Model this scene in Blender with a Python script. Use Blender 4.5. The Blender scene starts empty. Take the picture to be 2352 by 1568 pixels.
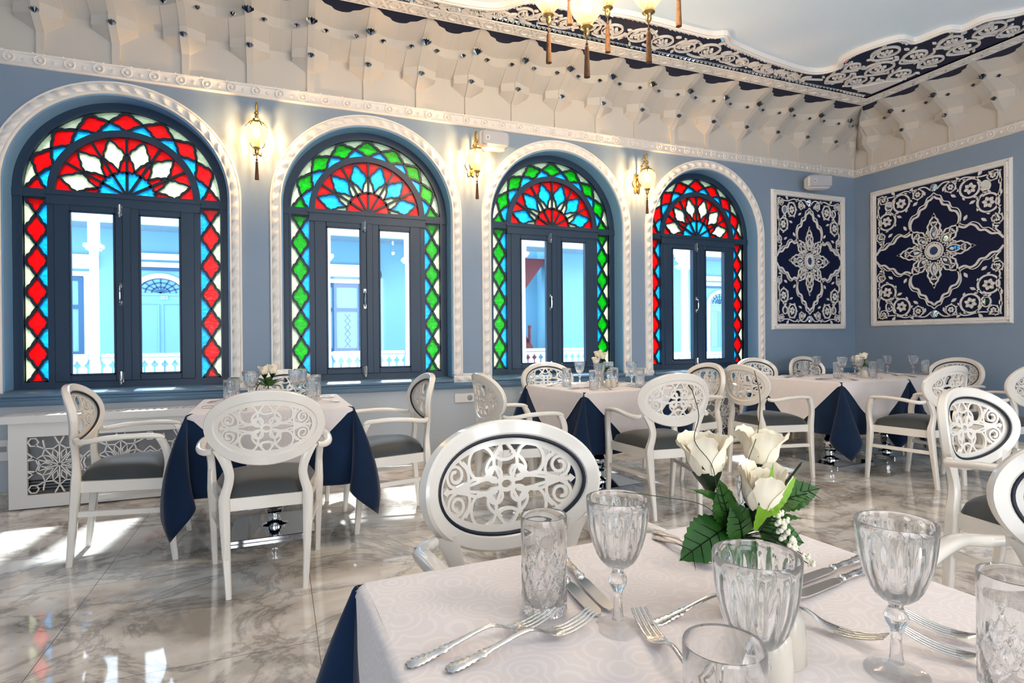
import bpy, math, random
from math import sin, cos, pi, sqrt, radians as rad, atan2, exp
from mathutils import Vector, Matrix
random.seed(7)
SC = bpy.context.scene
COL = SC.collection
# ------------------------------------------------------------------ camera, world, sun, exposure
def camera():
    yaw, pit, rol = 0.380993, 0.0039961, 0.0078642
    f = Vector((sin(yaw), cos(yaw), 0)); r = Vector((cos(yaw), -sin(yaw), 0)); d = Vector((0, 0, -1))
    f2 = f*cos(pit) + d*sin(pit); d2 = d*cos(pit) - f*sin(pit)
    r3 = r*cos(rol) + d2*sin(rol); d3 = d2*cos(rol) - r*sin(rol)
    m = Matrix((( r3.x, -d3.x, -f2.x, 0), (r3.y, -d3.y, -f2.y, 0), (r3.z, -d3.z, -f2.z, 1.22), (0, 0, 0, 1)))
    cd = bpy.data.cameras.new('camera'); co = bpy.data.objects.new('camera', cd); COL.objects.link(co)
    cd.sensor_width = 36; cd.lens = 1333.26/2352*36; cd.clip_start = .02; cd.clip_end = 200
    co.matrix_world = m; SC.camera = co
camera()
w = bpy.data.worlds.new('sky'); SC.world = w; w.use_nodes = True
bg = w.node_tree.nodes['Background']; bg.inputs[0].default_value = (.90, .95, 1.0, 1); bg.inputs[1].default_value = 2.8
SC.view_settings.view_transform = 'Standard'; SC.view_settings.look = 'None'; SC.view_settings.gamma = 1
SC.view_settings.use_curve_mapping = False
SC.view_settings.exposure = 1.32
SC.cycles.max_bounces = 22; SC.cycles.transmission_bounces = 18; SC.cycles.transparent_max_bounces = 16
SC.cycles.diffuse_bounces = 4; SC.cycles.glossy_bounces = 4
SC.cycles.sample_clamp_indirect = 6; SC.cycles.blur_glossy = .6; SC.cycles.caustics_refractive = True
SUN_DIR = Vector((-.08, -.60, -.79))
sl = bpy.data.lights.new('sun', 'SUN'); sl.energy = 7.0; sl.angle = .05; sl.color = (1, .97, .93)
so = bpy.data.objects.new('sun', sl); COL.objects.link(so); so.rotation_euler = SUN_DIR.to_track_quat('-Z', 'Y').to_euler()
def lamp(name, loc, watts, color=(1, .67, .35), size=.01):
    l = bpy.data.lights.new(name, 'POINT'); l.energy = watts; l.color = color; l.shadow_soft_size = size
    o = bpy.data.objects.new(name, l); COL.objects.link(o); o.location = loc; return o
# ------------------------------------------------------------------ mesh helpers
def ident(u, v, w): return (u, v, w)
class MB:
    def __init__(s): s.v = []; s.f = []
    def add(s, vs, fs):
        n = len(s.v); s.v.extend([tuple(p) for p in vs]); s.f.extend([tuple(i+n for i in q) for q in fs]); return s
    def box(s, x0, x1, y0, y1, z0, z1, mp=ident):
        return s.add([mp(x, y, z) for z in (z0, z1) for y in (y0, y1) for x in (x0, x1)],
                     [(0,2,3,1), (4,5,7,6), (0,1,5,4), (2,6,7,3), (0,4,6,2), (1,3,7,5)])
    def bbox(s, x0, x1, y0, y1, z0, z1, b=.004, mp=ident):      # box with softened edges (chamfered)
        vs = []; fs = []
        def ring(z, k):
            return [mp(*p) for p in ((x0+k+b, y0+k, z), (x1-k-b, y0+k, z), (x1-k, y0+k+b, z), (x1-k, y1-k-b, z), (x1-k-b, y1-k, z), (x0+k+b, y1-k, z), (x0+k, y1-k-b, z), (x0+k, y0+k+b, z))]
        vs = ring(z0, b) + ring(z0+b, 0) + ring(z1-b, 0) + ring(z1, b)
        for k in range(3):
            for i in range(8): fs.append((k*8+i, k*8+(i+1) % 8, k*8+8+(i+1) % 8, k*8+8+i))
        fs.append(tuple(range(7, -1, -1))); fs.append(tuple(range(24, 32)))
        return s.add(vs, fs)
    def loft(s, rings, closed=False, caps=True):
        n = len(rings[0]); vs = [p for r in rings for p in r]; fs = []; m = len(rings)
        for k in range(m if closed else m-1):
            a = k*n; b = ((k+1) % m)*n
            for i in range(n):
                j = (i+1) % n; fs.append((a+i, a+j, b+j, b+i))
        if caps and not closed: fs.append(tuple(range(n-1, -1, -1))); fs.append(tuple((m-1)*n+i for i in range(n)))
        return s.add(vs, fs)
    def grid(s, nu, nv, fn, cu=False, cv=False):
        vs = [fn(i, j) for i in range(nu) for j in range(nv)]; fs = []
        for i in range(nu if cu else nu-1):
            for j in range(nv if cv else nv-1):
                a = i*nv+j; b = ((i+1) % nu)*nv+j; c = ((i+1) % nu)*nv+(j+1) % nv; d = i*nv+(j+1) % nv
                fs.append((a, b, c, d))
        return s.add(vs, fs)
    def lathe(s, prof, n=24, c=(0, 0, 0), rm=None, closed=False, mp=None):
        def fn(i, j):
            a = 2*pi*i/n; r, z = prof[j]
            if rm: r = rm(r, z, a, j)
            p = (c[0]+r*cos(a), c[1]+r*sin(a), c[2]+z)
            return mp(*p) if mp else p
        return s.grid(n, len(prof), fn, cu=True, cv=closed)
    def tube(s, pts, r, n=8, closed=False, caps=True, flat=None):
        pts = [Vector(p) for p in pts]; m = len(pts); rings = []
        up = None
        for i, p in enumerate(pts):
            a = pts[(i-1) % m] if (closed or i > 0) else p; b = pts[(i+1) % m] if (closed or i < m-1) else p
            t = (b-a).normalized()
            if up is None:
                up = Vector((0, 0, 1)) if abs(t.z) < .9 else Vector((1, 0, 0))
            x = t.cross(up)
            if x.length < 1e-6: x = t.orthogonal()
            x.normalize(); y = x.cross(t); up = y
            rr = r[i] if isinstance(r, (list, tuple)) else r
            rings.append([p + x*(rr*cos(2*pi*k/n)) + y*((rr if flat is None else flat)*sin(2*pi*k/n)) for k in range(n)])
        return s.loft(rings, closed, caps)
    def ribbon(s, path, wd, z0, z1, mp=ident, closed=False, top=None):
        m = len(path); out = []
        for i in range(m):
            a = path[(i-1) % m] if (closed or i > 0) else path[i]; b = path[(i+1) % m] if (closed or i < m-1) else path[i]
            tx, ty = b[0]-a[0], b[1]-a[1]; l = sqrt(tx*tx+ty*ty) or 1; nx, ny = -ty/l, tx/l
            h = (wd[i] if isinstance(wd, (list, tuple)) else wd)/2; ht = h if top is None else h*top
            x, y = path[i][0], path[i][1]
            out.append([mp(x+nx*h, y+ny*h, z0), mp(x-nx*h, y-ny*h, z0), mp(x-nx*ht, y-ny*ht, z1), mp(x+nx*ht, y+ny*ht, z1)])
        return s.loft(out, closed)
    def prism(s, poly, z0, z1, mp=ident):
        n = len(poly); vs = [mp(x, y, z0) for x, y in poly] + [mp(x, y, z1) for x, y in poly]
        fs = [tuple(range(n-1, -1, -1)), tuple(range(n, 2*n))] + [(i, (i+1) % n, n+(i+1) % n, n+i) for i in range(n)]
        return s.add(vs, fs)
    def sweep(s, path, sec, frame, closed=False):      # path: list of centres; frame(i)->(axis1, axis2); sec: list of (a,b) or fn(i)
        rings = []
        for i, p in enumerate(path):
            a1, a2 = frame(i); sc = sec(i) if callable(sec) else sec
            rings.append([Vector(p)+Vector(a1)*u+Vector(a2)*v for u, v in sc])
        return s.loft(rings, closed)
    def ball(s, c, rx, ry=None, rz=None, n=10, m=7, mp=None):
        ry = ry or rx; rz = rz or rx
        prof = [(sin(pi*k/m), -cos(pi*k/m)) for k in range(m+1)]
        def fn(i, j):
            a = 2*pi*i/n; p = (c[0]+rx*prof[j][0]*cos(a), c[1]+ry*prof[j][0]*sin(a), c[2]+rz*prof[j][1])
            return mp(*p) if mp else p
        return s.grid(n, m+1, fn, cu=True)
    def mesh(s, name, smooth=40, weld=False):
        me = bpy.data.meshes.new(name); me.from_pydata(s.v, [], s.f)
        if weld: me.validate()
        import bmesh
        bm = bmesh.new(); bm.from_mesh(me)
        bmesh.ops.remove_doubles(bm, verts=bm.verts, dist=1e-6)
        bmesh.ops.recalc_face_normals(bm, faces=bm.faces)
        bm.to_mesh(me); bm.free()
        if smooth:
            me.polygons.foreach_set('use_smooth', [True]*len(me.polygons)); me.set_sharp_from_angle(angle=rad(smooth))
        me.update(); return me
    def obj(s, name, mat, parent=None, smooth=40):
        me = s.mesh(name, smooth)
        if mat: me.materials.append(mat)
        o = bpy.data.objects.new(name, me); COL.objects.link(o)
        if parent: o.parent = parent
        return o
def circle(cx, cy, rx, ry=None, n=28, a0=0, a1=2*pi):
    ry = ry or rx; full = abs(a1-a0-2*pi) < 1e-6
    return [(cx+rx*cos(a0+(a1-a0)*i/(n if full else n-1)), cy+ry*sin(a0+(a1-a0)*i/(n if full else n-1))) for i in range(n)]
def spline(pts, k=6):           # Catmull-Rom through points of any dimension
    P = [tuple(p) for p in pts]; out = []
    for i in range(len(P)-1):
        p0 = P[max(i-1, 0)]; p1 = P[i]; p2 = P[i+1]; p3 = P[min(i+2, len(P)-1)]
        for j in range(k):
            t = j/k
            out.append(tuple(.5*(2*b + (c-a)*t + (2*a-5*b+4*c-d)*t*t + (3*b-a-3*c+d)*t**3) for a, b, c, d in zip(p0, p1, p2, p3)))
    out.append(P[-1]); return out
def spiral(cx, cy, r0, r1, a0, turns, n=26):
    return [(cx+(r0+(r1-r0)*i/(n-1))*cos(a0+2*pi*turns*i/(n-1)), cy+(r0+(r1-r0)*i/(n-1))*sin(a0+2*pi*turns*i/(n-1))) for i in range(n)]
def tag(o, label=None, cat=None, group=None, kind=None):
    if label: o['label'] = label
    if cat: o['category'] = cat
    if group: o['group'] = group
    if kind: o['kind'] = kind
    return o
def thing(name, loc=(0, 0, 0), rz=0, label=None, cat=None, group=None, kind=None):
    o = bpy.data.objects.new(name, None); COL.objects.link(o); o.location = loc; o.rotation_euler = (0, 0, rz); o.empty_display_size = .1
    return tag(o, label, cat, group, kind)
def dup(o, loc=None, rz=None, label=None, group=None, parent=None, scale=None):
    kids = [c for c in KIDS.get(o.name, [])] or list(o.children)
    c = o.copy(); COL.objects.link(c); c.parent = parent
    if loc is not None: c.location = loc
    if rz is not None: c.rotation_euler = (0, 0, rz)
    if scale is not None: c.scale = scale
    if label: c['label'] = label
    if group: c['group'] = group
    for k in kids: dup(k, parent=c)
    return c
KIDS = {}
# ------------------------------------------------------------------ materials
def lin(c): return tuple((x/12.92 if x <= .04045 else ((x+.055)/1.055)**2.4) for x in c)
def rgb(r, g, b): return (*lin((r/255, g/255, b/255)), 1)
def mat(name, color=(.8, .8, .8, 1), rough=.5, metal=0, spec=.5, coat=0, sheen=0, trans=0, ior=1.45, emit=None, estr=0, noise=None, bump=None, coatr=.05):
    m = bpy.data.materials.new(name); m.use_nodes = True; nt = m.node_tree; b = nt.nodes['Principled BSDF']
    I = b.inputs
    I['Base Color'].default_value = color; I['Roughness'].default_value = rough; I['Metallic'].default_value = metal
    I['Specular IOR Level'].default_value = spec; I['IOR'].default_value = ior
    I['Coat Weight'].default_value = coat; I['Coat Roughness'].default_value = coatr
    I['Sheen Weight'].default_value = sheen; I['Transmission Weight'].default_value = trans
    if emit: I['Emission Color'].default_value = emit; I['Emission Strength'].default_value = estr
    if noise:                   # (scale, other colour, contrast)
        sc, c2, con = noise
        tc = nt.nodes.new('ShaderNodeTexCoord'); n = nt.nodes.new('ShaderNodeTexNoise'); n.inputs['Scale'].default_value = sc; n.inputs['Detail'].default_value = 6
        r = nt.nodes.new('ShaderNodeValToRGB'); r.color_ramp.elements[0].position = .5-con; r.color_ramp.elements[1].position = .5+con
        r.color_ramp.elements[0].color = color; r.color_ramp.elements[1].color = c2
        nt.links.new(tc.outputs['Object'], n.inputs['Vector']); nt.links.new(n.outputs['Fac'], r.inputs['Fac']); nt.links.new(r.outputs['Color'], I['Base Color'])
    if bump:                    # (scale, strength)
        tc = nt.nodes.new('ShaderNodeTexCoord'); n = nt.nodes.new('ShaderNodeTexNoise'); n.inputs['Scale'].default_value = bump[0]; n.inputs['Detail'].default_value = 4
        bp = nt.nodes.new('ShaderNodeBump'); bp.inputs['Strength'].default_value = bump[1]; bp.inputs['Distance'].default_value = .01
        nt.links.new(tc.outputs['Object'], n.inputs['Vector']); nt.links.new(n.outputs['Fac'], bp.inputs['Height']); nt.links.new(bp.outputs['Normal'], I['Normal'])
    return m
def shader(name):
    m = bpy.data.materials.new(name); m.use_nodes = True; nt = m.node_tree
    for n in list(nt.nodes): nt.nodes.remove(n)
    out = nt.nodes.new('ShaderNodeOutputMaterial')
    return m, nt, out
def sheen_of(nt):               # reflectance by angle, the same from both sides of a thin pane
    lw = nt.nodes.new('ShaderNodeLayerWeight'); p = nt.nodes.new('ShaderNodeMath'); p.operation = 'POWER'; p.inputs[1].default_value = 4
    a = nt.nodes.new('ShaderNodeMath'); a.operation = 'MULTIPLY_ADD'; a.inputs[1].default_value = .6; a.inputs[2].default_value = .035
    lw.inputs[0].default_value = .5; nt.links.new(lw.outputs['Facing'], p.inputs[0]); nt.links.new(p.outputs[0], a.inputs[0]); return a
def stained(name, color, color2):
    m, nt, out = shader(name); N = nt.nodes.new; L = nt.links.new
    tc = N('ShaderNodeTexCoord'); mp = N('ShaderNodeMapping'); mp.inputs['Scale'].default_value = (5, 5, 14); mp.inputs['Rotation'].default_value = (.3, .5, .2)
    n = N('ShaderNodeTexNoise'); n.inputs['Scale'].default_value = 3; n.inputs['Detail'].default_value = 8; n.inputs['Distortion'].default_value = 2.5
    r = N('ShaderNodeValToRGB'); r.color_ramp.elements[0].position = .35; r.color_ramp.elements[1].position = .65
    r.color_ramp.elements[0].color = tuple(.62*q for q in color[:3])+(1,); r.color_ramp.elements[1].color = tuple(.62*q for q in color2[:3])+(1,)
    L(tc.outputs['Object'], mp.inputs['Vector']); L(mp.outputs['Vector'], n.inputs['Vector']); L(n.outputs['Fac'], r.inputs['Fac'])
    tl = N('ShaderNodeBsdfTranslucent'); tp = N('ShaderNodeBsdfTransparent'); gl = N('ShaderNodeBsdfGlossy'); gl.inputs['Roughness'].default_value = .08
    L(r.outputs['Color'], tl.inputs['Color']); L(r.outputs['Color'], tp.inputs['Color'])
    a = N('ShaderNodeMixShader'); a.inputs[0].default_value = .3; L(tl.outputs[0], a.inputs[1]); L(tp.outputs[0], a.inputs[2])
    fr = sheen_of(nt)
    bp = N('ShaderNodeBump'); bp.inputs['Strength'].default_value = .25; bp.inputs['Distance'].default_value = .01; L(n.outputs['Fac'], bp.inputs['Height']); L(bp.outputs['Normal'], gl.inputs['Normal'])
    b = N('ShaderNodeMixShader'); L(fr.outputs[0], b.inputs[0]); L(a.outputs[0], b.inputs[1]); L(gl.outputs[0], b.inputs[2]); L(b.outputs[0], out.inputs[0])
    return m
def pane_mat(name, tint):
    m, nt, out = shader(name); N = nt.nodes.new; L = nt.links.new
    tp = N('ShaderNodeBsdfTransparent'); tp.inputs[0].default_value = tint; gl = N('ShaderNodeBsdfGlossy'); gl.inputs['Roughness'].default_value = .0
    fr = sheen_of(nt); b = N('ShaderNodeMixShader')
    L(fr.outputs[0], b.inputs[0]); L(tp.outputs[0], b.inputs[1]); L(gl.outputs[0], b.inputs[2]); L(b.outputs[0], out.inputs[0])
    return m
def crystal(name, clear=.3, tint=(.97, .985, 1, 1)):
    m, nt, out = shader(name); N = nt.nodes.new; L = nt.links.new
    g = N('ShaderNodeBsdfGlass'); g.inputs['IOR'].default_value = 1.5; g.inputs['Roughness'].default_value = 0; g.inputs['Color'].default_value = tint
    tp = N('ShaderNodeBsdfTransparent'); tp.inputs[0].default_value = (.98, .99, 1, 1)
    b = N('ShaderNodeMixShader'); b.inputs[0].default_value = clear; L(g.outputs[0], b.inputs[1]); L(tp.outputs[0], b.inputs[2]); L(b.outputs[0], out.inputs[0])
    return m
def marble():
    m, nt, out = shader('marble'); N = nt.nodes.new; L = nt.links.new
    tc = N('ShaderNodeTexCoord')
    mp = N('ShaderNodeMapping'); mp.inputs['Rotation'].default_value = (0, 0, .5); mp.inputs['Scale'].default_value = (.95, 1.2, 1)
    L(tc.outputs['Object'], mp.inputs['Vector'])
    n1 = N('ShaderNodeTexNoise'); n1.inputs['Scale'].default_value = 1.9; n1.inputs['Detail'].default_value = 7; n1.inputs['Roughness'].default_value = .58; n1.inputs['Distortion'].default_value = .35
    n2 = N('ShaderNodeTexNoise'); n2.inputs['Scale'].default_value = 2.0; n2.inputs['Detail'].default_value = 11; n2.inputs['Roughness'].default_value = .66; n2.inputs['Distortion'].default_value = .7
    L(mp.outputs[0], n1.inputs['Vector']); L(mp.outputs[0], n2.inputs['Vector'])
    r1 = N('ShaderNodeValToRGB'); e = r1.color_ramp.elements; e[0].position = .36; e[0].color = rgb(172, 163, 154); e[1].position = .64; e[1].color = rgb(244, 240, 234)
    q = r1.color_ramp.elements.new(.5); q.color = rgb(222, 213, 203)
    L(n1.outputs['Fac'], r1.inputs['Fac'])
    r2 = N('ShaderNodeValToRGB'); e = r2.color_ramp.elements; e[0].position = .455; e[0].color = (1, 1, 1, 1); e[1].position = .54; e[1].color = (1, 1, 1, 1)
    q = e.new(.5); q.color = (.50, .50, .51, 1)
    L(n2.outputs['Fac'], r2.inputs['Fac'])
    mx = N('ShaderNodeMixRGB'); mx.blend_type = 'MULTIPLY'; mx.inputs[0].default_value = .8; L(r1.outputs[0], mx.inputs[1]); L(r2.outputs[0], mx.inputs[2])
    # joints between the slabs (grid of 1.005 m)
    sx = N('ShaderNodeSeparateXYZ'); L(tc.outputs['Object'], sx.inputs[0])
    def joint(sock, off):
        a = N('ShaderNodeMath'); a.operation = 'ADD'; a.inputs[1].default_value = -off+100.5
        d = N('ShaderNodeMath'); d.operation = 'DIVIDE'; d.inputs[1].default_value = 1.005
        fr = N('ShaderNodeMath'); fr.operation = 'FRACT'; s = N('ShaderNodeMath'); s.operation = 'SUBTRACT'; s.inputs[1].default_value = .5
        ab = N('ShaderNodeMath'); ab.operation = 'ABSOLUTE'; g = N('ShaderNodeMath'); g.operation = 'GREATER_THAN'; g.inputs[1].default_value = .4985
        L(sock, a.inputs[0]); L(a.outputs[0], d.inputs[0]); L(d.outputs[0], fr.inputs[0]); L(fr.outputs[0], s.inputs[0]); L(s.outputs[0], ab.inputs[0]); L(ab.outputs[0], g.inputs[0]); return g
    jx = joint(sx.outputs[0], .135); jy = joint(sx.outputs[1], 2.485)
    mm = N('ShaderNodeMath'); mm.operation = 'MAXIMUM'; L(jx.outputs[0], mm.inputs[0]); L(jy.outputs[0], mm.inputs[1])
    m2 = N('ShaderNodeMixRGB'); L(mm.outputs[0], m2.inputs[0]); L(mx.outputs[0], m2.inputs[1]); m2.inputs[2].default_value = rgb(120, 110, 100)
    b = N('ShaderNodeBsdfPrincipled'); L(m2.outputs[0], b.inputs['Base Color']); b.inputs['Roughness'].default_value = .05; b.inputs['Specular IOR Level'].default_value = .9
    L(b.outputs[0], out.inputs[0]); return m
def damask(name, c1, c2):
    m, nt, out = shader(name); N = nt.nodes.new; L = nt.links.new
    tc = N('ShaderNodeTexCoord'); vo = N('ShaderNodeTexVoronoi'); vo.inputs['Scale'].default_value = 18
    L(tc.outputs['Object'], vo.inputs['Vector'])
    s = N('ShaderNodeMath'); s.operation = 'MULTIPLY'; s.inputs[1].default_value = 34; L(vo.outputs['Distance'], s.inputs[0])
    si = N('ShaderNodeMath'); si.operation = 'SINE'; L(s.outputs[0], si.inputs[0])
    r = N('ShaderNodeValToRGB'); r.color_ramp.elements[0].position = .45; r.color_ramp.elements[1].position = .6; r.color_ramp.elements[0].color = c1; r.color_ramp.elements[1].color = c2
    L(si.outputs[0], r.inputs['Fac'])
    b = N('ShaderNodeBsdfPrincipled'); L(r.outputs[0], b.inputs['Base Color']); b.inputs['Roughness'].default_value = .62; b.inputs['Sheen Weight'].default_value = .25; b.inputs['Specular IOR Level'].default_value = .3
    L(b.outputs[0], out.inputs[0]); return m
M = {}
M['wall'] = mat('painted_wall', rgb(134, 152, 174), .55, noise=(1.2, rgb(126, 146, 168), .2), bump=(6, .08))
M['apron'] = mat('apron_wall', rgb(180, 187, 195), .5)
M['cove'] = mat('cove_plaster', rgb(204, 199, 192), .6, bump=(9, .06))
M['trim'] = mat('white_plaster', rgb(232, 229, 226), .5)
M['ceil'] = mat('pale_blue_ceiling', rgb(216, 236, 250), .55, noise=(.5, rgb(236, 243, 250), .25))
M['navyp'] = mat('navy_paint', rgb(14, 26, 60), .5, spec=.2)
M['frame'] = mat('navy_lacquer', rgb(36, 58, 82), .38)
M['lead'] = mat('dark_came', rgb(28, 44, 60), .35)
M['red'] = stained('red_glass', rgb(255, 22, 48), rgb(226, 4, 30)); M['blue'] = stained('cyan_glass', rgb(95, 225, 255), rgb(40, 190, 250))
M['green'] = stained('green_glass', rgb(20, 225, 70), rgb(0, 170, 50)); M['pale'] = stained('pale_glass', rgb(248, 252, 228), rgb(214, 226, 200))
M['pane'] = pane_mat('clear_pane', (.80, .86, .90, 1))
M['white'] = mat('white_lacquer', rgb(236, 229, 219), .22, coat=.5)
M['piping'] = mat('navy_piping', rgb(26, 34, 48), .5)
M['seat'] = mat('charcoal_upholstery', rgb(50, 54, 56), .5, sheen=.2, noise=(5, rgb(58, 63, 65), .3))
M['navyc'] = mat('navy_velvet', rgb(12, 30, 54), .8, sheen=.15, spec=.15, noise=(4, rgb(18, 42, 72), .25))
M['cream'] = damask('cream_damask', rgb(226, 216, 213), rgb(232, 223, 220))
M['chrome'] = mat('chrome', (.78, .8, .82, 1), .06, metal=1)
M['silver'] = mat('silver_plate', (.72, .69, .66, 1), .1, metal=1, bump=(300, .12))
M['steel'] = mat('polished_steel', (.72, .73, .75, 1), .1, metal=1)
M['brass'] = mat('brass', (.55, .38, .15, 1), .25, metal=1)
M['mirror'] = mat('mirror', (.8, .86, .9, 1), .03, metal=1)
M['darkmirror'] = mat('smoked_mirror', (.35, .38, .42, 1), .06, metal=1)
M['glass'] = crystal('crystal_glass', .12, (1, 1, 1, 1)); M['glassb'] = crystal('crystal_foot', .5, (1, 1, 1, 1))
M['ceramic'] = mat('cream_ceramic', rgb(196, 187, 173), .2, coat=.4)
M['petal'] = mat('cream_petal', rgb(250, 238, 212), .55, sheen=.2)
M['leaf'] = mat('green_leaf', rgb(30, 74, 22), .4, noise=(25, rgb(48, 102, 26), .2)); M['leaf2'] = mat('light_green_leaf', rgb(120, 168, 32), .45); M['stem'] = mat('dark_stem', rgb(20, 40, 18), .5)
M['bead'] = mat('white_bead', rgb(240, 234, 214), .35)
M['tassel'] = mat('brown_tassel', rgb(112, 78, 50), .8, noise=(60, rgb(70, 46, 30), .2))
M['plastic'] = mat('white_plastic', rgb(226, 224, 222), .35); M['grille'] = mat('grey_grille', rgb(176, 180, 190), .5)
M['dark'] = mat('dark_metal', rgb(34, 38, 44), .45)
M['fac'] = mat('pale_blue_facade', rgb(118, 170, 194), .6); M['facdk'] = mat('blue_woodwork', rgb(40, 88, 128), .5); M['facw'] = mat('white_woodwork', rgb(214, 226, 234), .5)
M['soffit'] = mat('grey_blue_boards', rgb(120, 150, 170), .6); M['redp'] = mat('red_paint', rgb(214, 30, 44), .5); M['maroon'] = mat('maroon_wood', rgb(110, 44, 48), .5)
M['radm'] = mat('radiator_grey', rgb(150, 152, 156), .4)
M['marble'] = marble()
M['stone'] = mat('courtyard_stone', rgb(220, 224, 226), .7)
def globe_mat():
    m, nt, out = shader('etched_amber_glass'); N = nt.nodes.new; L = nt.links.new
    tc = N('ShaderNodeTexCoord'); sp = N('ShaderNodeSeparateXYZ'); L(tc.outputs['Object'], sp.inputs[0])
    at = N('ShaderNodeMath'); at.operation = 'ARCTAN2'; L(sp.outputs[1], at.inputs[0]); L(sp.outputs[0], at.inputs[1])
    no = N('ShaderNodeTexNoise'); no.inputs['Scale'].default_value = 26; no.inputs['Detail'].default_value = 3; no.inputs['Distortion'].default_value = 1; L(tc.outputs['Object'], no.inputs['Vector'])
    a1 = N('ShaderNodeMath'); a1.operation = 'MULTIPLY_ADD'; a1.inputs[1].default_value = 20; L(at.outputs[0], a1.inputs[0])
    a2 = N('ShaderNodeMath'); a2.operation = 'MULTIPLY'; a2.inputs[1].default_value = 9; L(no.outputs['Fac'], a2.inputs[0]); L(a2.outputs[0], a1.inputs[2])
    si = N('ShaderNodeMath'); si.operation = 'SINE'; L(a1.outputs[0], si.inputs[0])
    r = N('ShaderNodeValToRGB'); e = r.color_ramp.elements; e[0].position = .1; e[0].color = (.50, .36, .18, 1); e[1].position = .62; e[1].color = (1, .95, .82, 1); L(si.outputs[0], r.inputs['Fac'])
    tp = N('ShaderNodeBsdfTransparent'); L(r.outputs[0], tp.inputs[0])
    tl = N('ShaderNodeBsdfTranslucent'); tl.inputs[0].default_value = (1, .72, .36, 1)
    a = N('ShaderNodeMixShader'); a.inputs[0].default_value = .05; L(tp.outputs[0], a.inputs[1]); L(tl.outputs[0], a.inputs[2])
    gl = N('ShaderNodeBsdfGlossy'); gl.inputs['Roughness'].default_value = .05; fr = sheen_of(nt)
    b = N('ShaderNodeMixShader'); L(fr.outputs[0], b.inputs[0]); L(a.outputs[0], b.inputs[1]); L(gl.outputs[0], b.inputs[2]); L(b.outputs[0], out.inputs[0])
    return m
M['globe'] = globe_mat()
def bulb_mat():
    m, nt, out = shader('glowing_bulb'); e = nt.nodes.new('ShaderNodeEmission'); e.inputs[0].default_value = (1, .84, .58, 1); e.inputs[1].default_value = 5
    t = nt.nodes.new('ShaderNodeBsdfTransparent'); a = nt.nodes.new('ShaderNodeAddShader'); nt.links.new(e.outputs[0], a.inputs[0]); nt.links.new(t.outputs[0], a.inputs[1]); nt.links.new(a.outputs[0], out.inputs[0]); return m
M['bulb'] = bulb_mat()
# ------------------------------------------------------------------ room shell
W, XE, XL, YB, ZC = 5.5, 7.146, -3.4, -2.9, 4.05
WC = (-1.166, .803, 2.755, 4.69)          # window centres
ZS, RO, OP, ZB = 2.43, .763, .772, .83     # spring line, frame radius, opening half-width, opening bottom
def st(o): o['kind'] = 'structure'; return o
M['sill'] = mat('blue_grey_sill', rgb(92, 122, 148), .35, coat=.2)
b = MB(); b.box(XL, XE, YB, W+.3, -.1, 0); st(b.obj('floor', M['marble'], smooth=0))
def xz(y0): return lambda u, v, w: (u, y0+w, v)
b = MB(); e = [XL-.3] + [q for c in WC for q in (c-OP, c+OP)] + [XE]
for i in range(0, len(e), 2): b.box(e[i], e[i+1], W, W+.30, ZB-.05, 4.3)
for c in WC:
    arc = [(c+OP*cos(pi*k/40), ZS+OP*sin(pi*k/40)) for k in range(41)]
    b.prism(arc + [(c-OP, 4.3), (c+OP, 4.3)], 0, .30, xz(W))
st(b.obj('wall_window', M['wall'], smooth=0))
b = MB(); b.box(XL-.3, XE, W+.005, W+.30, 0, ZB-.05); st(b.obj('wall_apron', M['apron'], smooth=0))
b = MB(); b.box(XE, XE+.3, YB, W+.3, 0, 4.3); st(b.obj('wall_end', M['wall'], smooth=0))
b = MB(); b.box(XL-.3, XL, YB, W, 0, 4.3); st(b.obj('wall_left', M['wall'], smooth=0))
b = MB(); b.box(XL, XE, YB-.3, YB, 2.75, 4.3); b.box(XL-.3, XL+1.6, YB-.3, YB, 0, 2.75); b.box(XE-1.6, XE+.3, YB-.3, YB, 0, 2.75)
for x_ in (.2, 2.4): b.box(x_, x_+1.0, YB-.3, YB, 0, 2.75)
b.box(XL, XE, YB-.3, YB, 0, .5)
st(b.obj('wall_back', M['wall'], smooth=0))
b = MB(); b.box(XL-.3, XE+.3, YB-.3, W+.3, ZC, ZC+.25); st(b.obj('ceiling', M['ceil'], smooth=0))
b = MB(); b.box(XL, XE-.012, W-.012, W+.004, 0, .09); b.box(XE-.012, XE, YB, W, 0, .09); st(b.obj('baseboard_window', M['marble'], smooth=0))
# sill band running along the wall, nosings in the openings
b = MB(); sec = [(0, .735), (-.035, .745), (-.045, .765), (-.045, .778), (-.03, .785), (-.03, .80), (0, .806)]
b.loft([[(x, W+a, z) for a, z in sec] for x in (XL, XE-.01)]); 
for c in WC:
    s2 = [(.17, .80), (-.035, .80), (-.05, .812), (-.05, .826), (-.035, .836), (.17, .853)]
    b.loft([[(x, W+a, z) for a, z in s2] for x in (c-OP, c+OP)])
st(b.obj('trim_sill', M['sill']))
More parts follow.
